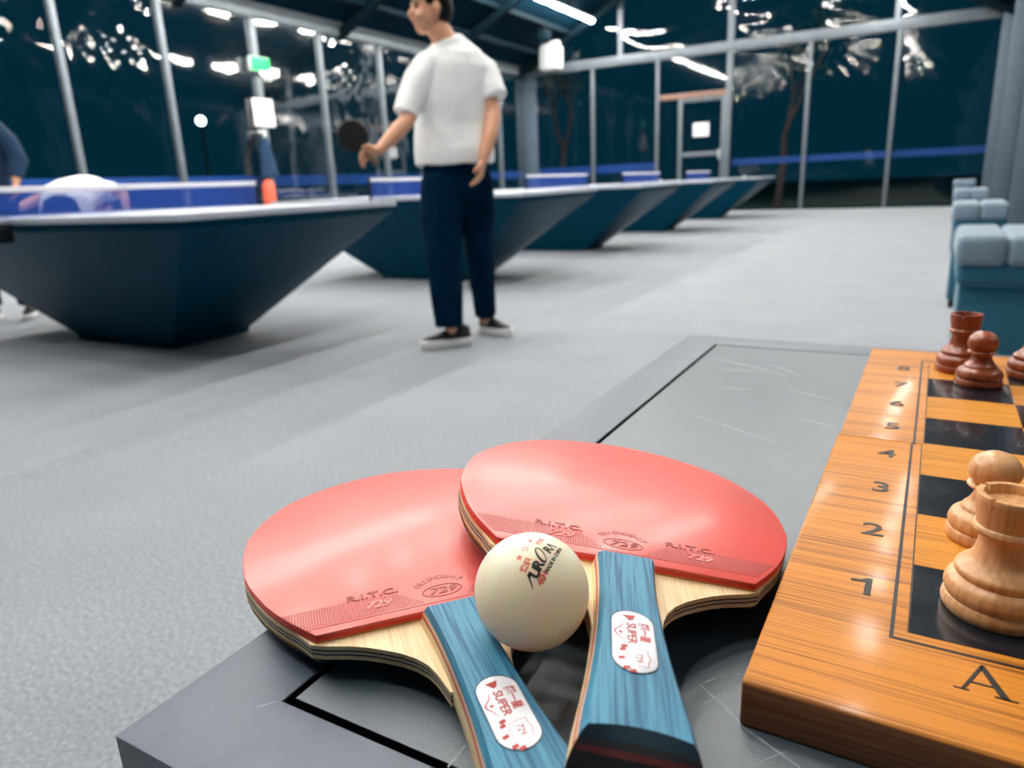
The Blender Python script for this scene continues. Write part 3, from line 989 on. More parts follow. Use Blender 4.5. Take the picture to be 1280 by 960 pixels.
# local x = picture right, y = away
bm_ = MB()
bm_.tube([(0, 0.0, 0.72), (0, 0.15, 0.86), (0, 0.34, 0.93), (0, 0.45, 0.88)], [(0.15, 0.12), (0.15, 0.12), (0.17, 0.1), (0.1, 0.08)], n=16, up=(0, 0, 1))
R2, P2 = head_parts(bm_, (0, 0.58, 0.78), (0, 0.55, -0.8), up=(0, 0.8, 0.5))
bm_.tube([(0, 0.45, 0.86), (0, 0.55, 0.81)], [0.06, 0.06], n=12)
bm_.tube([(-0.17, 0.32, 0.93), (-0.28, 0.20, 0.93), (-0.37, 0.02, 0.84)], [0.055, 0.05, 0.04], n=12)
bm_.tube([(-0.37, 0.02, 0.84), (-0.43, -0.08, 0.80)], [0.04, 0.028], n=12)
hand_parts(bm_, (-0.43, -0.08, 0.80), (0.2, 0, -0.9), (-0.75, -0.5, -0.3), (0.4, -0.8, 0), 1.0, 0.3)
bm_.tube([(0.17, 0.32, 0.93), (0.30, 0.28, 0.93), (0.42, 0.2, 0.93)], [0.055, 0.05, 0.042], n=12)
bm_.tube([(0.42, 0.2, 0.93), (0.45, 0.15, 0.84), (0.47, 0.12, 0.74)], [0.04, 0.036, 0.028], n=12)
hand_parts(bm_, (0.47, 0.12, 0.74), (-0.6, 0, 0), (0.05, -0.1, -1), (0, -0.9, 0), 1.0, 0.3)
for sg in (-1, 1):
    bm_.tube([(sg * 0.09, 0.0, 0.72), (sg * 0.14, 0.18, 0.42), (sg * 0.12, -0.04, 0.08), (sg * 0.13, 0.12, 0.04)], [0.085, 0.055, 0.038, 0.035], n=12)
body = link('body', remesh(bm_, 0.01, 3), M['skin'], bp_)
face_bits(P2, R2, body)
link('hair', hair_mesh(P2, R2), M['hair'], bp_)
ts = MB()
ts.tube([(0, -0.06, 0.66), (0, 0.03, 0.84), (0, 0.17, 0.93), (0, 0.33, 0.97), (0, 0.46, 0.90)], [(0.20, 0.13), (0.235, 0.14), (0.25, 0.14), (0.235, 0.12), (0.11, 0.09)], n=20, up=(0, 0, 1))
ts.tube([(-0.12, 0.32, 0.94), (-0.22, 0.25, 0.94), (-0.31, 0.16, 0.91)], [0.10, 0.09, 0.08], n=14, round_ends=False)
ts.tube([(0.12, 0.32, 0.94), (0.22, 0.30, 0.94), (0.31, 0.27, 0.93)], [0.10, 0.09, 0.08], n=14, round_ends=False)
link('shirt', remesh(ts, 0.012, 3), M['shirt'], bp_)
tr_ = MB()
tr_.tube([(0, -0.04, 0.78), (0, -0.02, 0.62)], [(0.19, 0.15), (0.18, 0.16)], n=16, up=(0, 1, 0))
for sg in (-1, 1):
    tr_.tube([(sg * 0.09, 0.0, 0.70), (sg * 0.14, 0.19, 0.42), (sg * 0.12, -0.04, 0.10)], [0.115, 0.085, 0.07], n=14)
link('trousers', remesh(tr_, 0.012, 3), M['trousers'], bp_)
for sg in (-1, 1):
    shoe(bp_, (sg * 0.12, -0.10, 0), (sg * 0.13, 0.18, 0))

# player in navy at the left picture edge
pn = thing('person', 'player in a navy long-sleeved top, only an arm and hand showing at the left edge', 'person', (-6.08, 2.84, 0), math.radians(48), group='people in the hall')
bm_ = MB()
R3, P3 = head_parts(bm_, (0.03, -0.05, 1.62), (0.5, -0.85, -0.1))
bm_.tube([(0.02, -0.02, 1.54), (0, 0, 1.46)], [0.06, 0.065], n=12)
bm_.tube([(0, 0, 1.45), (0, 0, 1.15), (0, 0, 0.9)], [(0.15, 0.09), (0.14, 0.1), (0.14, 0.1)], n=14, up=(0, 1, 0))
bm_.tube([(0.17, 0, 1.40), (0.25, -0.02, 1.16), (0.24, -0.08, 1.02)], [0.05, 0.044, 0.03], n=12)
hand_parts(bm_, (0.24, -0.08, 1.02), (-0.7, 0, 0), (-0.1, -0.15, -1), (0, -0.9, 0), 1.05, 0.35)
bm_.tube([(-0.17, 0, 1.40), (-0.25, -0.05, 1.16), (-0.2, -0.2, 1.0)], [0.05, 0.044, 0.03], n=12)
hand_parts(bm_, (-0.2, -0.2, 1.0), (0.7, 0, 0), (0.1, -0.5, -0.8), (0, -0.8, 0.4), 1.0, 0.35)
for sg in (-1, 1):
    bm_.tube([(sg * 0.09, 0, 0.9), (sg * 0.12, -0.05, 0.48), (sg * 0.12, 0, 0.09)], [0.08, 0.055, 0.038], n=12)
body = link('body', remesh(bm_, 0.01, 3), M['skin'], pn)
face_bits(P3, R3, body)
link('hair', hair_mesh(P3, R3), M['hair'], pn)
ts = MB()
ts.tube([(0, 0, 0.90), (0, 0, 1.15), (0, 0, 1.40), (0, 0, 1.47), (0.01, -0.01, 1.51)], [(0.18, 0.13), (0.18, 0.12), (0.18, 0.12), (0.13, 0.09), (0.07, 0.07)], n=20, up=(0, 1, 0), round_ends=False)
ts.tube([(0.12, 0, 1.42), (0.22, 0, 1.30), (0.262, -0.02, 1.16), (0.242, -0.075, 1.04)], [0.075, 0.07, 0.068, 0.045], n=14, round_ends=False)
ts.tube([(-0.12, 0, 1.42), (-0.22, -0.02, 1.30), (-0.26, -0.05, 1.16), (-0.21, -0.17, 1.03)], [0.075, 0.07, 0.064, 0.045], n=14, round_ends=False)
link('long_sleeved_top', remesh(ts, 0.01, 3), M['navy'], pn)
tr_ = MB()
tr_.tube([(0, 0, 0.96), (0, 0, 0.82)], [(0.165, 0.125), (0.17, 0.13)], n=16, up=(0, 1, 0), round_ends=False)
for sg in (-1, 1):
    tr_.tube([(sg * 0.09, 0, 0.88), (sg * 0.12, -0.05, 0.48), (sg * 0.12, 0, 0.11)], [0.11, 0.085, 0.07], n=14, round_ends=False)
link('trousers', remesh(tr_, 0.012, 3), M['trousers'], pn)
for sg in (-1, 1):
    shoe(pn, (sg * 0.12, 0.08, 0), (sg * 0.14, -0.2, 0))

# ------------------------------------------------------------------ the low table in front
TOPZ = 0.6705
M['laminate'] = mat('grey_laminate', '#424f61', 0.5, var=0.10, vscale=60, bump=0.2, bscale=1400, spec=0.8)
M['panel'] = mat('dark_leather_grain_panel', '#324452', 0.47, var=0.12, vscale=50, bump=0.4, bscale=1100, spec=1.0)
M['groove'] = mat('black_groove', '#010203', 0.9, var=0.1, spec=0.0)
M['scratch'] = mat('pale_scratch', '#a2abb2', 0.6, var=0.25, vscale=200)
lt = thing('low_table', 'dark grey table with grooved inset panel carrying the bats and chess board', 'table', (0, 0, 0))
X0, X1, Y0, Y1 = -0.2162, 0.66, 0.102, 0.7716
GX0, GX1, GY0, GY1 = -0.1786, 0.6224, 0.1392, 0.7342
GW = 0.0032


def tz(z):
    return TOPZ + z


# one clean frame with a hole
fr_ = MB()
oc = [(X0, Y0), (X1, Y0), (X1, Y1), (X0, Y1)]
ic = [(GX0, GY0), (GX1, GY0), (GX1, GY1), (GX0, GY1)]
vv = [(x, y, TOPZ) for x, y in oc] + [(x, y, TOPZ) for x, y in ic] + [(x, y, tz(-0.03)) for x, y in oc] + [(x, y, tz(-0.03)) for x, y in ic]
ff = []
for k in range(4):
    n_ = (k + 1) % 4
    ff += [(k, n_, 4 + n_, 4 + k), (8 + k, 12 + k, 12 + n_, 8 + n_), (k, 8 + k, 8 + n_, n_), (4 + k, 4 + n_, 12 + n_, 12 + k)]
fr_.add(vv, ff)
link('tabletop_frame', fr_.mesh('tabletop_frame', bevel=0.0004, segs=2), M['laminate'], lt)
link('groove_bed', MB().box(GX0, GX1, GY0, GY1, tz(-0.03), tz(-0.0008)).mesh('groove_bed'), M['groove'], lt)
link('inset_panel', MB().box(GX0 + GW, GX1 - GW, GY0 + GW, GY1 - GW, tz(-0.0008), TOPZ).mesh('inset_panel', bevel=0.0003, segs=2), M['panel'], lt)
link('apron', MB().box(X0 + 0.004, X1 - 0.004, Y0 + 0.004, Y1 - 0.004, tz(-0.09), tz(-0.03)).mesh('apron'), M['groove'], lt)
for (x, y) in ((X0 + 0.035, Y0 + 0.035), (X1 - 0.035, Y0 + 0.035), (X0 + 0.035, Y1 - 0.035), (X1 - 0.035, Y1 - 0.035)):
    link('leg', MB().box(x - 0.028, x + 0.028, y - 0.028, y + 0.028, 0, tz(-0.09)).mesh('leg', bevel=0.003), M['laminate'], lt)


def scratch(p0, p1, w, bow=0.0):
    a, b_ = Vector((*p0, 0)), Vector((*p1, 0))
    d = (b_ - a)
    n_ = Vector((-d.y, d.x, 0)).normalized()
    mb = MB()
    N = 10
    for i in range(N + 1):
        t = i / N
        p = a.lerp(b_, t) + n_ * bow * math.sin(PI * t)
        ww = w * (0.25 + 0.75 * math.sin(PI * min(1, max(0, t * 0.9 + 0.05)))) * (0.7 + 0.3 * math.sin(t * 23))
        mb.v += [(p.x + n_.x * ww, p.y + n_.y * ww, TOPZ + 0.00012), (p.x - n_.x * ww, p.y - n_.y * ww, TOPZ + 0.00012)]
    for i in range(N):
        mb.f.append((2 * i, 2 * i + 1, 2 * i + 3, 2 * i + 2))
    return link('scratch', mb.mesh('scratch'), M['scratch'], lt)


SCR = []
SCR += [((-0.054, 0.212), (-0.034, 0.197), 0.0005, 0.0004), ((-0.034, 0.197), (-0.016, 0.188), 0.0006, 0.0), ((-0.054, 0.209), (-0.04, 0.223), 0.0003, 0.001), ((-0.049, 0.202), (-0.04, 0.217), 0.0003, 0.0),
        ((-0.03, 0.182), (-0.021, 0.193), 0.0003, 0.0), ((-0.15, 0.636), (-0.108, 0.637), 0.0012, 0.001), ((-0.164, 0.674), (-0.09, 0.632), 0.0013, 0.002), ((-0.083, 0.59), (-0.038, 0.566), 0.0015, 0.001),
        ((-0.113, 0.669), (-0.081, 0.636), 0.0010, 0.001), ((-0.137, 0.501), (-0.04, 0.444), 0.0005, 0.0), ((-0.067, 0.518), (-0.039, 0.508), 0.0010, 0.0), ((-0.138, 0.577), (-0.11, 0.58), 0.0012, 0.0), ((-0.184, 0.133), (-0.18, 0.138), 0.0002, 0.0), ((-0.11, 0.141), (-0.11, 0.151), 0.0008, 0.0)]
for a_, b_, w_, bo in SCR:
    scratch(a_, b_, w_, bo)

# ------------------------------------------------------------------ chess board
BZ = 0.687
CB = thing('chess_board', 'orange bamboo folding chess board with dark squares and numbered margin', 'chess board', (0.00887, 0.2475, TOPZ), -0.0113)
S = 0.05015
TH = BZ - TOPZ
M['bamboo'] = wood_mat('bamboo_veneer', '#cb7f22', '#804a0e', 'x', 1500, 110, 0.5, coat=0.09, coat_rough=0.12, st=0.008, bmix=0.4, ramp=(0.38, 0.52), spec=0.2)
M['bamboo_side'] = wood_mat('shaded_board_edge', '#a8714e', '#835238', 'x', 900, 80, 0.7, st=0.02, spec=0.2)  # brownish edge wood, with shade of the sides put into its colour
M['bamboo_light'] = wood_mat('bamboo_light_square', '#d68e2e', '#9c5a16', 'x', 1500, 110, 0.5, coat=0.2, coat_rough=0.1, st=0.008, bmix=0.4, ramp=(0.38, 0.52), spec=0.2)
M['ebony'] = mat('black_square_veneer', '#0d1822', 0.25, var=0.2, vscale=120, coat=0.5, coat_rough=0.08, rvar=0.08)
M['ink'] = mat('black_print', '#1a0f0a', 0.5, var=0.1)
BL, BR, BF, BB = -0.0445, 8 * S + 0.0445, -0.0502, 8 * S + 0.0430
hx = 4 * S - 0.0018
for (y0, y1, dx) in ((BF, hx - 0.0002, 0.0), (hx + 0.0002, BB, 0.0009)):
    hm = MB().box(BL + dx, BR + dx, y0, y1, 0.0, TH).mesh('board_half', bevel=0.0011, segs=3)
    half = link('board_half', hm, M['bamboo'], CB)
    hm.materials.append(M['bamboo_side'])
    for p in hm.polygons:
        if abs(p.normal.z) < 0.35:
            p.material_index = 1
# inlaid squares
sqm = {}
for r in range(8):
    for c_ in range(8):
        dark = (r + c_) % 2 == 0
        key = dark
        if key not in sqm:
            sqm[key] = MB().box(-S / 2 + 0.00008, S / 2 - 0.00008, -S / 2 + 0.00008, S / 2 - 0.00008, -0.001, 0.00012).mesh('square')
        dx = 0.0009 if r >= 4 else 0
        y_ = (r + 0.5) * S
        link('dark_square' if dark else 'light_square', sqm[key], M['ebony'] if dark else M['bamboo_light'], CB, loc=(c_ * S + S / 2 + dx, y_, TH))
# printed lines
LT = TH + 0.00016
for (x0, x1, y0, y1) in ((-0.0058, -0.0045, -0.0045, hx - 0.0004), (-0.0049, -0.0036, hx + 0.0004, 8 * S + 0.0052), (-0.0058, 8 * S + 0.0058, -0.0058, -0.0045),
                         (8 * S + 0.0045, 8 * S + 0.0058, -0.0045, 8 * S + 0.0052), (-0.0049, 8 * S + 0.0058, 8 * S + 0.0045, 8 * S + 0.0058),
                         (-0.0005, 0.0, 0, hx - 0.0004), (0.0004, 0.0009, hx + 0.0004, 8 * S)):
    link('border_line', MB().box(x0, x1, y0, y1, TH - 0.0005, LT).mesh('border_line'), M['ink'], CB)
for k in range(8):
    if k == 0:
        me = MB().prism([(0.0008, -0.0063), (0.0032, -0.0063), (0.0032, 0.0063), (0.0012, 0.0063), (-0.0008, 0.0045), (-0.0042, 0.0040), (-0.0042, 0.0026), (0.0008, 0.0030)], -0.0001, 0.00012).mesh('numeral')
    else:
        me = text_mesh(str(k + 1), 0.0172, 0.00012, 0.00012, sx=1.15)
    link('numeral', me, M['ink'], CB, loc=(-0.0165, (k + 0.5) * S - 0.0002, TH + 0.00012))


def letter_A(s):
    """serif capital A, height s"""
    mb = MB()
    for poly in ([(-0.40, 0.0), (-0.33, 0.0), (0.02, 0.9), (0.02, 1.0), (-0.02, 1.0)],
                 [(-0.02, 1.0), (0.05, 1.0), (0.46, 0.0), (0.30, 0.0), (-0.02, 0.86)],
                 [(-0.25, 0.30), (0.22, 0.30), (0.20, 0.35), (-0.23, 0.35)],
                 [(-0.52, 0.0), (-0.24, 0.0), (-0.24, 0.035), (-0.52, 0.035)], [(0.18, 0.0), (0.58, 0.0), (0.58, 0.035), (0.18, 0.035)]):
        mb.prism([(x * s, (y - 0.5) * s) for x, y in poly], 0, 0.0002)
    return mb.mesh('letter')


link('letter', letter_A(0.0150), M['ink'], CB, loc=(0.0205, -0.0165, TH))
for k, ch in enumerate('BCDEFGH'):
    link('letter', text_mesh(ch, 0.0185, 0.00012, 0.0003), M['ink'], CB, loc=(0.0205 + (k + 1) * S, -0.0165, TH + 0.00012))
link('hinge', MB().tube([(0.09, hx, 0.001), (0.13, hx, 0.001)], [0.0012, 0.0012], n=8).mesh('hinge'), M['black_metal'], CB)

# chess pieces
M['boxwood'] = wood_mat('pale_turned_wood', '#e0aa74', '#c98f5a', 'z', 500, 60, 0.42, coat=0.25, coat_rough=0.2, bump=0.03)
M['rosewood'] = wood_mat('reddish_turned_wood', '#a04f2a', '#7c3719', 'z', 500, 60, 0.36, coat=0.4, coat_rough=0.15, bump=0.03)


def smooth_prof(pr, n=4):
    out = []
    for i in range(len(pr) - 1):
        p0, p1, p2, p3 = pr[max(i - 1, 0)], pr[i], pr[i + 1], pr[min(i + 2, len(pr) - 1)]
        for k in range(n):
            t = k / n
            out.append(tuple(0.5 * (2 * p1[j] + (p2[j] - p0[j]) * t + (2 * p0[j] - 5 * p1[j] + 4 * p2[j] - p3[j]) * t * t + (3 * p1[j] - p0[j] - 3 * p2[j] + p3[j]) * t ** 3) for j in (0, 1)))
    out.append(pr[-1])
    return [(max(r, 0), z) for r, z in out]


BASE_ROOK = [(0.0165, 0.0), (0.0172, 0.0012), (0.0174, 0.003), (0.0168, 0.0050), (0.0162, 0.0056), (0.0167, 0.0064), (0.0171, 0.0085), (0.0163, 0.0112), (0.0143, 0.0130), (0.0139, 0.0136),
             (0.0143, 0.0145), (0.0141, 0.0160), (0.0122, 0.0178), (0.0098, 0.0205), (0.0085, 0.0250), (0.0083, 0.0280), (0.0087, 0.0303)]


def board_pt(x, y):
    a = -0.0113
    return (0.00887 + x * math.cos(a) - y * math.sin(a), 0.2475 + x * math.sin(a) + y * math.cos(a), BZ + 0.00015)


def rook(label, x, y, m_, rotz):
    t = thing('chess_rook', label, 'chess piece', board_pt(x, y), rotz, group='chess pieces on the board')
    mb = MB()
    mb.lathe([(0.0, 0.0)] + smooth_prof(BASE_ROOK) + [(0.0, 0.0303)], 48)
    link('stem', mb.mesh('stem', smooth=True, angle=50), m_, t)
    n = 64
    prof = [(0.0, 0.0296), (0.0088, 0.0296), (0.0103, 0.0303), (0.0109, 0.0315), (0.0106, 0.0326), (0.0098, 0.0332), (0.0098, 0.0338), (0.0101, 0.0360), (0.0108, 0.0420), (0.0109, 0.0440),
            (0.0106, 0.0444), (0.0086, 0.0444), (0.0083, 0.0440), (0.0079, 0.0412), (0.0, 0.0405)]
    mb = MB()
    rs = []
    for r, z in prof:
        ring = []
        for k in range(n):
            a = 2 * PI * k / n
            zz = z
            if (k % 16) == 8 and z > 0.0418 and r > 0.008:
                zz = 0.0408
            ring.append((max(r, 1e-5) * math.cos(a), max(r, 1e-5) * math.sin(a), zz))
        rs.append(ring)
    mb.rings(rs)
    link('crown', mb.mesh('crown', smooth=True, angle=40), m_, t)
    return t


def pawn(label, x, y, m_):
    t = thing('chess_pawn', label, 'chess piece', board_pt(x, y), 0, group='chess pieces on the board')
    pr = [(0.0143, 0.0), (0.0149, 0.0012), (0.0150, 0.0028), (0.0145, 0.0046), (0.0139, 0.0052), (0.0144, 0.0060), (0.0147, 0.0080), (0.0136, 0.0110), (0.0112, 0.0128), (0.0105, 0.0134),
          (0.0100, 0.0146), (0.0080, 0.0170), (0.0066, 0.0200), (0.0062, 0.0218), (0.0072, 0.0227), (0.0091, 0.0237), (0.0095, 0.0246), (0.0084, 0.0254), (0.0062, 0.0262), (0.0055, 0.0266)]
    link('stem', MB().lathe([(0, 0)] + smooth_prof(pr) + [(0, 0.0266)], 48).mesh('stem', smooth=True, angle=60), m_, t)
    link('head', MB().ell((0, 0, 0.0309), (0.0097, 0.0097, 0.0082), 32, 20).mesh('head', smooth=True, angle=180), m_, t)
    return t


def bishop(label, x, y, m_):
    t = thing('chess_bishop', label, 'chess piece', board_pt(x, y), 0, group='chess pieces on the board')
    pr = BASE_ROOK[:13] + [(0.0098, 0.0200), (0.0074, 0.0260), (0.0062, 0.0320), (0.0064, 0.0335), (0.0092, 0.0348), (0.0096, 0.0358), (0.0075, 0.0372), (0.0056, 0.0380), (0.0072, 0.0392), (0.0072, 0.0400), (0.0055, 0.0408)]
    link('stem', MB().lathe([(0, 0)] + smooth_prof(pr) + [(0, 0.0408)], 40).mesh('stem', smooth=True, angle=60), m_, t)
    hp = [(0.0050, 0.0404), (0.0068, 0.0430), (0.0072, 0.0455), (0.0060, 0.0490), (0.0036, 0.0520), (0.0020, 0.0530), (0.0024, 0.0545), (0.0016, 0.0560)]
    link('head', MB().lathe([(0, 0.0404)] + smooth_prof(hp) + [(0, 0.0562)], 32).mesh('head', smooth=True, angle=60), m_, t)
    return t


rook('pale wooden rook on the near corner square of the chess board', 0.0262, 0.0288, M['boxwood'], 0.15)
pawn('pale wooden pawn standing behind the pale rook', 0.0255, 0.0865, M['boxwood'])
pawn('reddish-brown pawn in front of the dark rook', 0.0318, 0.3455, M['rosewood'])
rook('reddish-brown rook at the far corner of the chess board', 0.0215, 0.3838, M['rosewood'], 0.5)
bishop('reddish-brown turned chess piece cut off by the right picture edge', 0.0675, 0.3820, M['rosewood'])

# ------------------------------------------------------------------ the two bats
M['red_rubber'] = mat('red_rubber', '#e0463a', 0.46, var=0.07, vscale=35, bump=0.05, bscale=2500, spec=0.8, rvar=0.06, coat=0.25, coat_rough=0.2)
M['red_edge'] = mat('bright_red_rubber', '#f02a22', 0.4, var=0.08, vscale=60, sss=0.3)
M['red_dark'] = mat('embossed_red_rubber', '#9a2622', 0.5, var=0.1, vscale=90)
M['sponge'] = mat('orange_sponge', '#d98a4a', 0.9, var=0.15, vscale=300, bump=0.4, bscale=2000)
M['sponge_y'] = mat('yellow_sponge', '#b8852c', 0.9, var=0.15, vscale=300, bump=0.4, bscale=2000)
M['black_rubber'] = mat('black_rubber', '#0c1016', 0.5, var=0.1)
M['ply_light'] = wood_mat('pale_ply', '#ecd3a8', '#d9b986', 'y', 900, 90, 0.55)
M['ply_black'] = mat('black_ply', '#15161a', 0.6, var=0.2, vscale=100)
M['ply_grey'] = mat('grey_ply', '#c9b8a4', 0.6, var=0.15, vscale=100)
M['h_cream'] = mat('cream_handle_ply', '#dcb99b', 0.5, var=0.12, vscale=150, stretch=(1, 0.1, 1))
M['h_red'] = mat('red_handle_ply', '#b9504a', 0.5, var=0.12, vscale=150, stretch=(1, 0.1, 1))
M['h_blue'] = wood_mat('blue_stained_wood', '#458ba8', '#1c587a', 'y', 1100, 190, 0.5, coat=0.0, spec=0.3)
M['end_shade_dark'] = mat('shaded_end_grain', '#2a2a2e', 0.7, var=0.2, vscale=300)  # darker ply colours for the handle ends, shade painted in
M['end_shade_red'] = mat('shaded_red_end_grain', '#6a2a2c', 0.7, var=0.2, vscale=300)
M['end_shade_blue'] = mat('shaded_blue_end_grain', '#16303f', 0.7, var=0.2, vscale=300)
M['silver'] = mat('silver_plate', '#e3e4ea', 0.35, 0.15, var=0.04, vscale=100)
M['silver_rim'] = mat('dark_silver_rim', '#3b444e', 0.3, 0.6, var=0.1)
M['red_ink'] = mat('red_print', '#b02a28', 0.5, var=0.05)

HALF = [(0, 153.3), (5, 153.2), (17, 151.4), (30, 147.5), (42, 141.8), (52, 134.7), (60, 126.4), (66.5, 116.5), (71.2, 107), (74.8, 97), (76.5, 88), (77, 79), (76.8, 68.5), (76, 58), (74, 49), (71, 39.5), (67.8, 31), (64, 23), (60.6, 17), (57, 11.5), (50.5, 1.9)]
KS = 0.978e-3
HALF = [(x * KS, y * KS) for x, y in HALF]


def wood_outline(inset=0.0):
    r = [(x * (1 + 0.0004 / 0.075), y + 0.0004 * (1 if y > 0.1 else 0)) for x, y in HALF[:-1]]
    r += [(0.0515, 0.0022), (0.0470, -0.0006), (0.0385, -0.0042), (0.0330, -0.0072), (0.0277, -0.0110), (0.0222, -0.0155), (0.0178, -0.0205), (0.0146, -0.0260), (0.0128, -0.0320), (0.0118, -0.0380), (0.0112, -0.0420)]
    return r + [(-x, y) for x, y in reversed(r) if x > 1e-6]


def rubber_outline(extra=0.0):
    r = [(x * (1 + extra / 0.075), y + (extra if y > 0.1 else 0)) for x, y in HALF]
    return r + [(-x, y) for x, y in reversed(r) if x > 1e-6]


ZM = -0.0060      # middle of the blade
HT = 0.0112       # half thickness of the handle
HWT = [(0.0, 0.0122), (-0.010, 0.0115), (-0.02, 0.0111), (-0.035, 0.0110), (-0.05, 0.0115), (-0.065, 0.0125), (-0.08, 0.0140), (-0.092, 0.0156), (-0.103, 0.0166)]


def hw(y):
    for (a, b_), (c_, d_) in zip(HWT, HWT[1:]):
        if c_ <= y <= a:
            t = (y - a) / (c_ - a)
            t = t * t * (3 - 2 * t) if False else t
            return b_ + (d_ - b_) * t
    return HWT[0][1] if y > 0 else HWT[-1][1]


def gz(z):
    t = (z - ZM) / HT
    return 1.0 - (0.20 if t > 0 else 0.42) * t * t


WF = 1.0          # handle width factor of the bat being built


def slab(zs, bev_top=0.0, y_start=-0.0005):
    """one lamination of the flared handle, lofted along y"""
    mb = MB()
    NX, NY = 8, 26
    grid = {}
    for iz, z in enumerate(zs):
        t = (z - ZM) / HT
        ys = y_start - 0.0030 * max(0, abs(t)) ** 2 - (bev_top if iz == len(zs) - 1 and bev_top else 0)
        ye = -0.1040 + 0.0030 * abs(t) ** 3
        for iy in range(NY + 1):
            f = iy / NY
            for ix in range(NX + 1):
                x = -1 + 2 * ix / NX
                yend = ye - 0.0012 * (1 - x * x) * (1 - abs(t)) + 0.0035 * (1 - x * x) * max(0, abs(t) - 0.4)
                y = ys + (yend - ys) * f
                w = hw(y) * (1 - (1 - WF) * min(1, -y / 0.06)) * gz(z) - (bev_top if iz == len(zs) - 1 and bev_top else 0)
                grid[(iz, iy, ix)] = len(mb.v)
                mb.v.append((x * w, y, z))
    nzs = len(zs)

    def q(a, b_, c_, d_):
        mb.f.append((grid[a], grid[b_], grid[c_], grid[d_]))
    for iy in range(NY):
        for ix in range(NX):
            q((0, iy, ix), (0, iy, ix + 1), (0, iy + 1, ix + 1), (0, iy + 1, ix))
            q((nzs - 1, iy, ix), (nzs - 1, iy + 1, ix), (nzs - 1, iy + 1, ix + 1), (nzs - 1, iy, ix + 1))
        for iz in range(nzs - 1):
            q((iz, iy, 0), (iz, iy + 1, 0), (iz + 1, iy + 1, 0), (iz + 1, iy, 0))
            q((iz, iy, NX), (iz + 1, iy, NX), (iz + 1, iy + 1, NX), (iz, iy + 1, NX))
    for iz in range(nzs - 1):
        for ix in range(NX):
            q((iz, 0, ix), (iz + 1, 0, ix), (iz + 1, 0, ix + 1), (iz, 0, ix + 1))
            q((iz, NY, ix), (iz, NY, ix + 1), (iz + 1, NY, ix + 1), (iz + 1, NY, ix))
    me = mb.mesh('handle_ply', smooth=True, angle=35)
    return me


def shade_end(o, m_):  # gives the end faces a colour that carries their shade
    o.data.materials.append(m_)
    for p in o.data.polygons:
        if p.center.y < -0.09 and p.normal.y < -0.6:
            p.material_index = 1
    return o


def band_top(x):
    pts = [(8.5, 8.2), (17.5, 18.0), (34, 19.4), (61, 19.6)]
    ax = abs(x)
    if ax <= 8.5:
        return 0
    for (a, b_), (c_, d_) in zip(pts, pts[1:]):
        if a <= ax <= c_:
            return b_ + (d_ - b_) * (ax - a) / (c_ - a)
    return 0


def rim_y(x):
    """lowest y of the rubber outline at |x| (lower side) in mm"""
    ax = abs(x)
    pts = [(p[0] * 1000, p[1] * 1000) for p in HALF if p[1] < 0.080]
    pts.sort()
    if ax <= pts[0][0]:
        return 0
    for (a, b_), (c_, d_) in zip(pts, pts[1:]):
        if a <= ax <= c_:
            return b_ + (d_ - b_) * (ax - a) / (c_ - a + 1e-9)
    return 99


def arc_text(s, r, a0, a1, cx, cy, size):
    mes = []
    for k, ch in enumerate(s):
        a = a0 + (a1 - a0) * k / (len(s) - 1)
        me = text_mesh(ch, size, 0.00009, 0.00008)
        ca, sa = math.cos(-a), math.sin(-a)
        xf_mesh(me, lambda c, ca=ca, sa=sa, a=a: Vector((cx + r * math.sin(a) + c.x * ca - c.y * sa, cy + r * math.cos(a) + c.x * sa + c.y * ca, c.z)))
        mes.append(me)
    return join_meshes('lettering', mes)


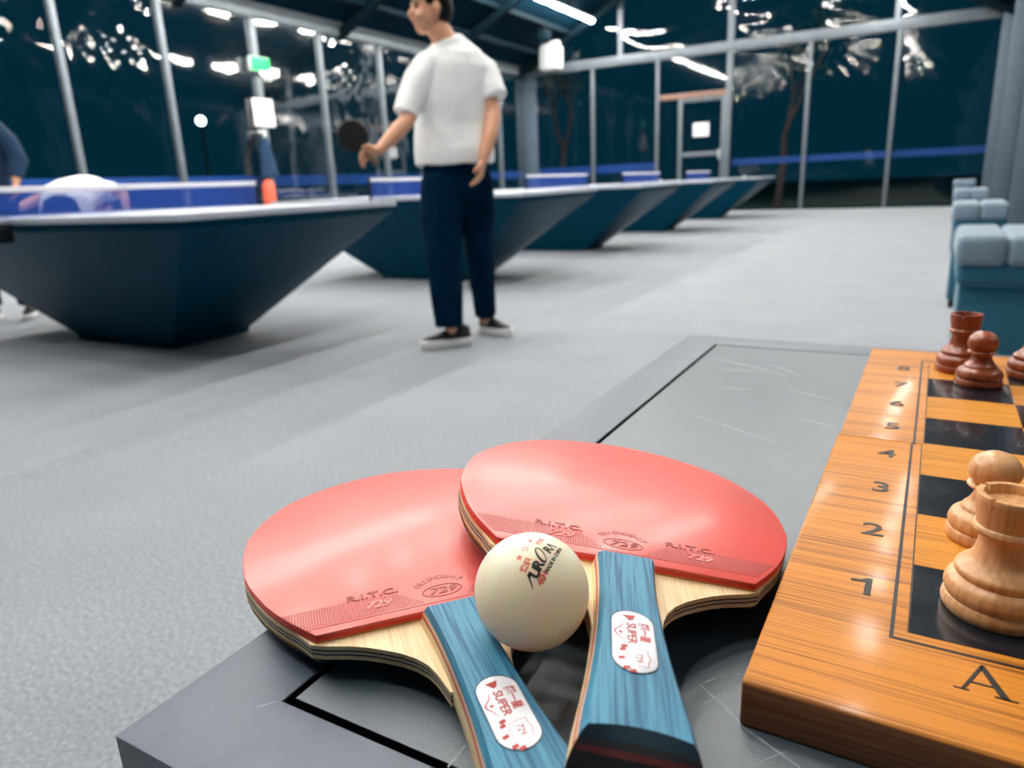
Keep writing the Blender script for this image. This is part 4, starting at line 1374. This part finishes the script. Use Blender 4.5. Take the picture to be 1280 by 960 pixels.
def bat(label, origin, cols, med_y, off):
    t = thing('table_tennis_bat', label, 'bat', (0, 0, 0), group='red rubber bats in front')
    ex_, ey_, ez_ = [Vector(c) for c in cols]
    t.matrix_world = Matrix(((ex_.x, ey_.x, ez_.x, origin[0]), (ex_.y, ey_.y, ez_.y, origin[1]), (ex_.z, ey_.z, ez_.z, origin[2]), (0, 0, 0, 1)))
    # rubber sheets and sponge
    rub = link('red_rubber', MB().prism(rubber_outline(), -0.0012, 0.0).mesh('red_rubber', bevel=0.0003, segs=2), M['red_rubber'], t)
    link('rubber_edge', MB().prism(rubber_outline(0.0003), -0.0026, -0.0012).mesh('rubber_edge'), M['red_edge'], t)
    link('sponge', MB().prism(rubber_outline(0.0001), -0.0034, -0.0026).mesh('sponge'), M['sponge'], t)
    wo = wood_outline()
    z = -0.0034
    plies = [('ply_light', 0.0016), ('ply_black', 0.0006), ('ply_grey', 0.0010), ('ply_black', 0.0006), ('ply_light', 0.0016)]
    for nm, th in plies:
        link('blade_ply', MB().prism(wo, z - th, z).mesh('blade_ply'), M[nm], t)
        z -= th
    link('underside_sponge', MB().prism(rubber_outline(0.0002), z - 0.0011, z).mesh('underside_sponge'), M['sponge_y'], t)
    link('underside_rubber', MB().prism(rubber_outline(0.0001), z - 0.0024, z - 0.0011).mesh('underside_rubber'), M['black_rubber'], t)
    # embossed band, lines and lettering on the rubber
    rb_ = MB()
    x = -60.0
    while x <= 60.0:
        tp = band_top(x)
        lo = max(7.6, rim_y(x) + 0.8)
        if tp > lo + 0.3:
            hw_ = 0.26
            n_ = max(1, int((tp - lo) / 1.0))
            rb_.box((x - hw_) / 1000, (x + hw_) / 1000, (lo + off) / 1000, (tp + off) / 1000, -0.0001, 0.00013)
        x += 1.0
    bo = link('ribbed_band', rb_.mesh('ribbed_band'), M['red_dark'], rub)
    bo['kind'] = 'stuff'
    link('edge_line', MB().box(-0.0520, 0.0520, 0.0060 + off / 1000, 0.0064 + off / 1000, -0.0001, 0.00012).mesh('edge_line'), M['red_dark'], rub)
    yo = off / 1000
    link('lettering', xf_mesh(text_mesh('R.I.T.C.', 0.0058, 0.00011, 0.00015, sx=1.15), lambda c: c + Vector((-0.0265, 0.0212 + yo, 0.00016))), M['red_dark'], rub)
    link('lettering', xf_mesh(text_mesh('729', 0.0066, 0.00011, 0.00025, shear=0.3), lambda c: c + Vector((-0.0255, 0.0135 + yo, 0.00018))), M['red_rubber'], rub)
    link('lettering', arc_text('FRIENDSHIP', 0.0105, -0.95, 0.95, 0.0, 0.0135 + yo, 0.0040), M['red_dark'], rub)
    ov = MB().tube([(0.0078 * math.cos(a), 0.0138 + yo + 0.0042 * math.sin(a), 0.0000) for a in [2 * PI * k / 28 for k in range(29)]], [0.00022] * 29, n=6, round_ends=False)
    link('oval_emblem', ov.mesh('oval_emblem', smooth=True), M['red_dark'], rub)
    link('lettering', xf_mesh(text_mesh('729', 0.0062, 0.00011, 0.0001, shear=0.25, sx=1.2), lambda c: c + Vector((0.0, 0.0137 + yo, 0.00012))), M['red_dark'], rub)
    link('lettering', xf_mesh(text_mesh('R.I.T.C.', 0.0058, 0.00011, 0.00015, sx=1.15), lambda c: c + Vector((0.0275, 0.0212 + yo, 0.00016))), M['red_dark'], rub)
    link('lettering', xf_mesh(text_mesh('729', 0.0066, 0.00011, 0.00025, shear=0.3), lambda c: c + Vector((0.030, 0.0135 + yo, 0.00018))), M['red_rubber'], rub)
    # handle laminations
    hn = shade_end(link('handle', slab([-0.0088, -0.006, -0.0034], y_start=-0.030), M['ply_light'], t), M['end_shade_dark'])
    zt_ = ZM + HT
    top_layers = [('ply_light', -0.0034, -0.0004), ('h_red', -0.0004, 0.0010), ('h_cream', 0.0010, 0.0024)]
    for nm, a, b_ in top_layers:
        for z0_, z1_ in ((a, b_), (2 * ZM - b_, 2 * ZM - a)):
            shade_end(link('handle_ply', slab([z0_, z1_]), M[nm], hn), M['end_shade_red'] if nm == 'h_red' else M['end_shade_dark'])
    shade_end(link('blue_scale', slab([0.0024, 0.0038, zt_], bev_top=0.0004), M['h_blue'], hn), M['end_shade_blue'])
    shade_end(link('blue_scale', slab([2 * ZM - zt_, 2 * ZM - 0.0038, 2 * ZM - 0.0024]), M['h_blue'], hn), M['end_shade_blue'])
    # inset plate with print
    zp = zt_
    pl = link('name_plate', MB().prism(capsule(0, med_y, 0.0128, 0.0318), zp - 0.001, zp + 0.0003).mesh('name_plate', bevel=0.0002), M['silver'], t)
    rim = capsule(0, med_y, 0.0134, 0.0324)
    link('plate_rim', MB().tube([(x_, y_, zp + 0.0001) for x_, y_ in rim + rim[:1]], [0.00013] * (len(rim) + 1), n=6, round_ends=False).mesh('plate_rim', smooth=True), M['silver_rim'], pl)
    ZP = zp + 0.00034

    def rot_text(s, size, x_, y_, bold=0.0):
        me = text_mesh(s, size, 0.00004, bold, align='CENTER')
        return xf_mesh(me, lambda c: Vector((x_ + c.y, y_ - c.x, ZP + c.z)))
    link('print', rot_text('超一星', 0.0034, 0.0032, med_y + 0.0045, 0.0001), M['red_ink'], pl)
    link('print', rot_text('SUPER', 0.0040, -0.0006, med_y + 0.0032, 0.00008), M['red_ink'], pl)
    bird = MB().prism([(-0.0030, med_y + 0.0128), (0.0010, med_y + 0.0135), (0.0002, med_y + 0.0108), (-0.0010, med_y + 0.0102), (-0.0018, med_y + 0.0114)], ZP - 0.0001, ZP + 0.00004)
    link('print', bird.mesh('print'), M['red_ink'], pl)
    link('print', MB().prism(star(-0.0038, med_y + 0.0030, 0.0010, rot=PI / 2), ZP - 0.0001, ZP + 0.00004).mesh('print'), M['red_ink'], pl)
    wing = [(-0.0030, med_y + 0.0088), (-0.0036, med_y + 0.0062), (-0.0056, med_y + 0.0036), (-0.0055, med_y + 0.0024), (-0.0038, med_y + 0.0000), (-0.0032, med_y - 0.0024)]
    link('print', MB().tube([(x_, y_, ZP) for x_, y_ in wing], [0.00008, 0.0002, 0.00032, 0.00032, 0.0002, 0.00006], n=4, flat=0.2).mesh('print'), M['red_ink'], pl)
    yc = med_y - 0.0090
    sh = [(0.0044, yc), (0.0036, yc + 0.0022), (0.0038, yc + 0.0040), (0.0012, yc + 0.0040), (-0.0016, yc + 0.0030), (-0.0026, yc), (-0.0016, yc - 0.0030), (0.0012, yc - 0.0040), (0.0038, yc - 0.0040), (0.0036, yc - 0.0022), (0.0044, yc)]
    link('print', MB().tube([(x_, y_, ZP) for x_, y_ in sh], [0.00012] * len(sh), n=4, flat=0.3, round_ends=False).mesh('print'), M['red_ink'], pl)
    link('print', rot_text('729', 0.0030, 0.0010, yc), M['red_ink'], pl)
    rib = MB()
    for dy, sx0, sx1 in ((0.0052, -0.0040, -0.0020), (0.0034, -0.0044, -0.0026), (-0.0008, -0.0050, -0.0030), (-0.0050, -0.0036, -0.0016), (-0.0062, -0.0018, 0.0000)):
        rib.prism([(sx0, yc + dy), (sx1, yc + dy + 0.0006), (sx1 + 0.0002, yc + dy - 0.0008), (sx0 + 0.0002, yc + dy - 0.0014)], ZP - 0.0001, ZP + 0.00004)
    link('print', rib.mesh('print'), M['red_ink'], pl)
    return t


WF = 0.90
bat('left red bat lying flat on the table under the other bat', (-0.1411, 0.1906, 0.6877), [[0.66217, 0.74935, -0.001], [-0.74919, 0.66201, -0.0214], [-0.01537, 0.01492, 0.99977]], -0.0670, 0.0)
WF = 1.0
bat('right red bat tilted on top, beside the chess board, handle end visible', (-0.08649, 0.22822, 0.70063), [[0.91454, 0.36718, -0.16964], [-0.38213, 0.92183, -0.0648], [0.13259, 0.12409, 0.98337]], -0.0610, 2.0)

# ------------------------------------------------------------------ the ball between the handles
BR_ = 0.0193
BC = Vector((-0.1033, 0.1855, 0.7080))
M['ball'] = mat('ivory_plastic_ball', '#fff0dc', 0.38, var=0.02, vscale=40, bump=0.05, bscale=900, sss=0.9, sss_scale=0.045, sss_rad=(1.0, 0.38, 0.16))
M['ball_black'] = mat('black_ball_print', '#0e1016', 0.45, var=0.05)
M['ball_red'] = mat('red_ball_print', '#d8534f', 0.45, var=0.05)
tb = thing('table_tennis_ball', 'cream table tennis ball with black and red print resting between the two bat handles', 'ball', BC)
link('shell', MB().ell((0, 0, 0), (BR_, BR_, BR_), 64, 40).mesh('shell', smooth=True, angle=180), M['ball'], tb)
# tangent frame of the print
PRN = Vector((0.3472, -0.3779, 0.8582)).normalized()
PRX = Vector((0.0196, 0.7586, 0.2861))
PRX = (PRX - PRN * PRX.dot(PRN)).normalized()
PRY = PRN.cross(PRX)


def on_ball(me, x_, y_, name, material, cuts=1):
    bm = bmesh.new()
    bm.from_mesh(me)
    bmesh.ops.triangulate(bm, faces=bm.faces)
    bmesh.ops.subdivide_edges(bm, edges=bm.edges, cuts=cuts)
    for v_ in bm.verts:
        a, b_ = (v_.co.x + x_) / BR_, (v_.co.y + y_) / BR_
        th = math.hypot(a, b_)
        d = PRN * math.cos(th) + (PRX * a + PRY * b_) * (math.sin(th) / th if th > 1e-6 else 1.0)
        v_.co = d * (BR_ + 0.00006)
    m_ = bpy.data.meshes.new(name)
    bm.to_mesh(m_)
    bm.free()
    return link(name, m_, material, tb)


def poly_mesh(poly):
    me = bpy.data.meshes.new('poly')
    me.from_pydata([(x_, y_, 0) for x_, y_ in poly], [], [tuple(range(len(poly)))])
    return me


def ring_poly(outer, inner):
    n_ = len(outer)
    me = bpy.data.meshes.new('ring')
    me.from_pydata([(x_, y_, 0) for x_, y_ in outer + inner], [], [(k, (k + 1) % n_, n_ + (k + 1) % n_, n_ + k) for k in range(n_)])
    return me


mm = 0.001
# AURORA: broad slanted capitals, large elliptical O
on_ball(poly_mesh([(x_ * mm, y_ * mm) for x_, y_ in [(-8.9, -3.0), (-6.6, -0.2), (-5.7, 0.9), (-5.2, 0.6), (-5.4, -0.5), (-6.2, -0.6), (-8.0, -2.5)]]), 0, 0, 'print', M['ball_black'])
on_ball(text_mesh('U', 0.0046, 0, 0.00024, shear=0.1), -4.0 * mm, -1.2 * mm, 'print', M['ball_black'])
on_ball(text_mesh('R', 0.0046, 0, 0.00024, shear=0.1), -1.3 * mm, -0.9 * mm, 'print', M['ball_black'])
el = [2 * PI * k / 28 for k in range(28)]
on_ball(ring_poly([((2.6 + 1.7 * math.cos(a) + 1.5 * math.sin(a)) * mm, (0.2 + 2.7 * math.sin(a)) * mm) for a in el],
                  [((2.8 + 1.0 * math.cos(a) + 1.2 * math.sin(a)) * mm, (0.2 + 2.2 * math.sin(a)) * mm) for a in el]), 0, 0, 'print', M['ball_black'])
on_ball(text_mesh('R', 0.0040, 0, 0.0002, shear=0.1), 6.0 * mm, -0.9 * mm, 'print', M['ball_black'])
on_ball(poly_mesh([(x_ * mm, y_ * mm) for x_, y_ in [(7.2, -2.6), (8.1, 0.6), (8.8, 0.6), (9.9, -2.9), (9.2, -2.9), (8.35, -0.6), (7.7, -2.6)]]), 0, 0, 'print', M['ball_black'])
on_ball(text_mesh('40+', 0.0032, 0, 0.00016, sx=1.05), -3.9 * mm, -4.0 * mm, 'print', M['ball_red'])
on_ball(text_mesh('MADE IN CHINA', 0.0017, 0, 0.0001), 4.2 * mm, -4.1 * mm, 'print', M['ball_black'])
on_ball(text_mesh('世纪', 0.0026, 0, 0.00012), -3.0 * mm, 2.5 * mm, 'print', M['ball_red'])
on_ball(text_mesh('曙光', 0.0020, 0, 0.0001), 8.4 * mm, 2.9 * mm, 'print', M['ball_red'])
on_ball(poly_mesh(star(-1.4 * mm, 5.9 * mm, 1.4 * mm)), 0, 0, 'print', M['ball_red'])
on_ball(ring_poly(star(2.6 * mm, 5.8 * mm, 1.5 * mm), star(2.6 * mm, 5.8 * mm, 1.0 * mm)), 0, 0, 'print', M['ball_red'])
on_ball(poly_mesh(star(6.9 * mm, 6.0 * mm, 1.2 * mm)), 0, 0, 'print', M['ball_red'])
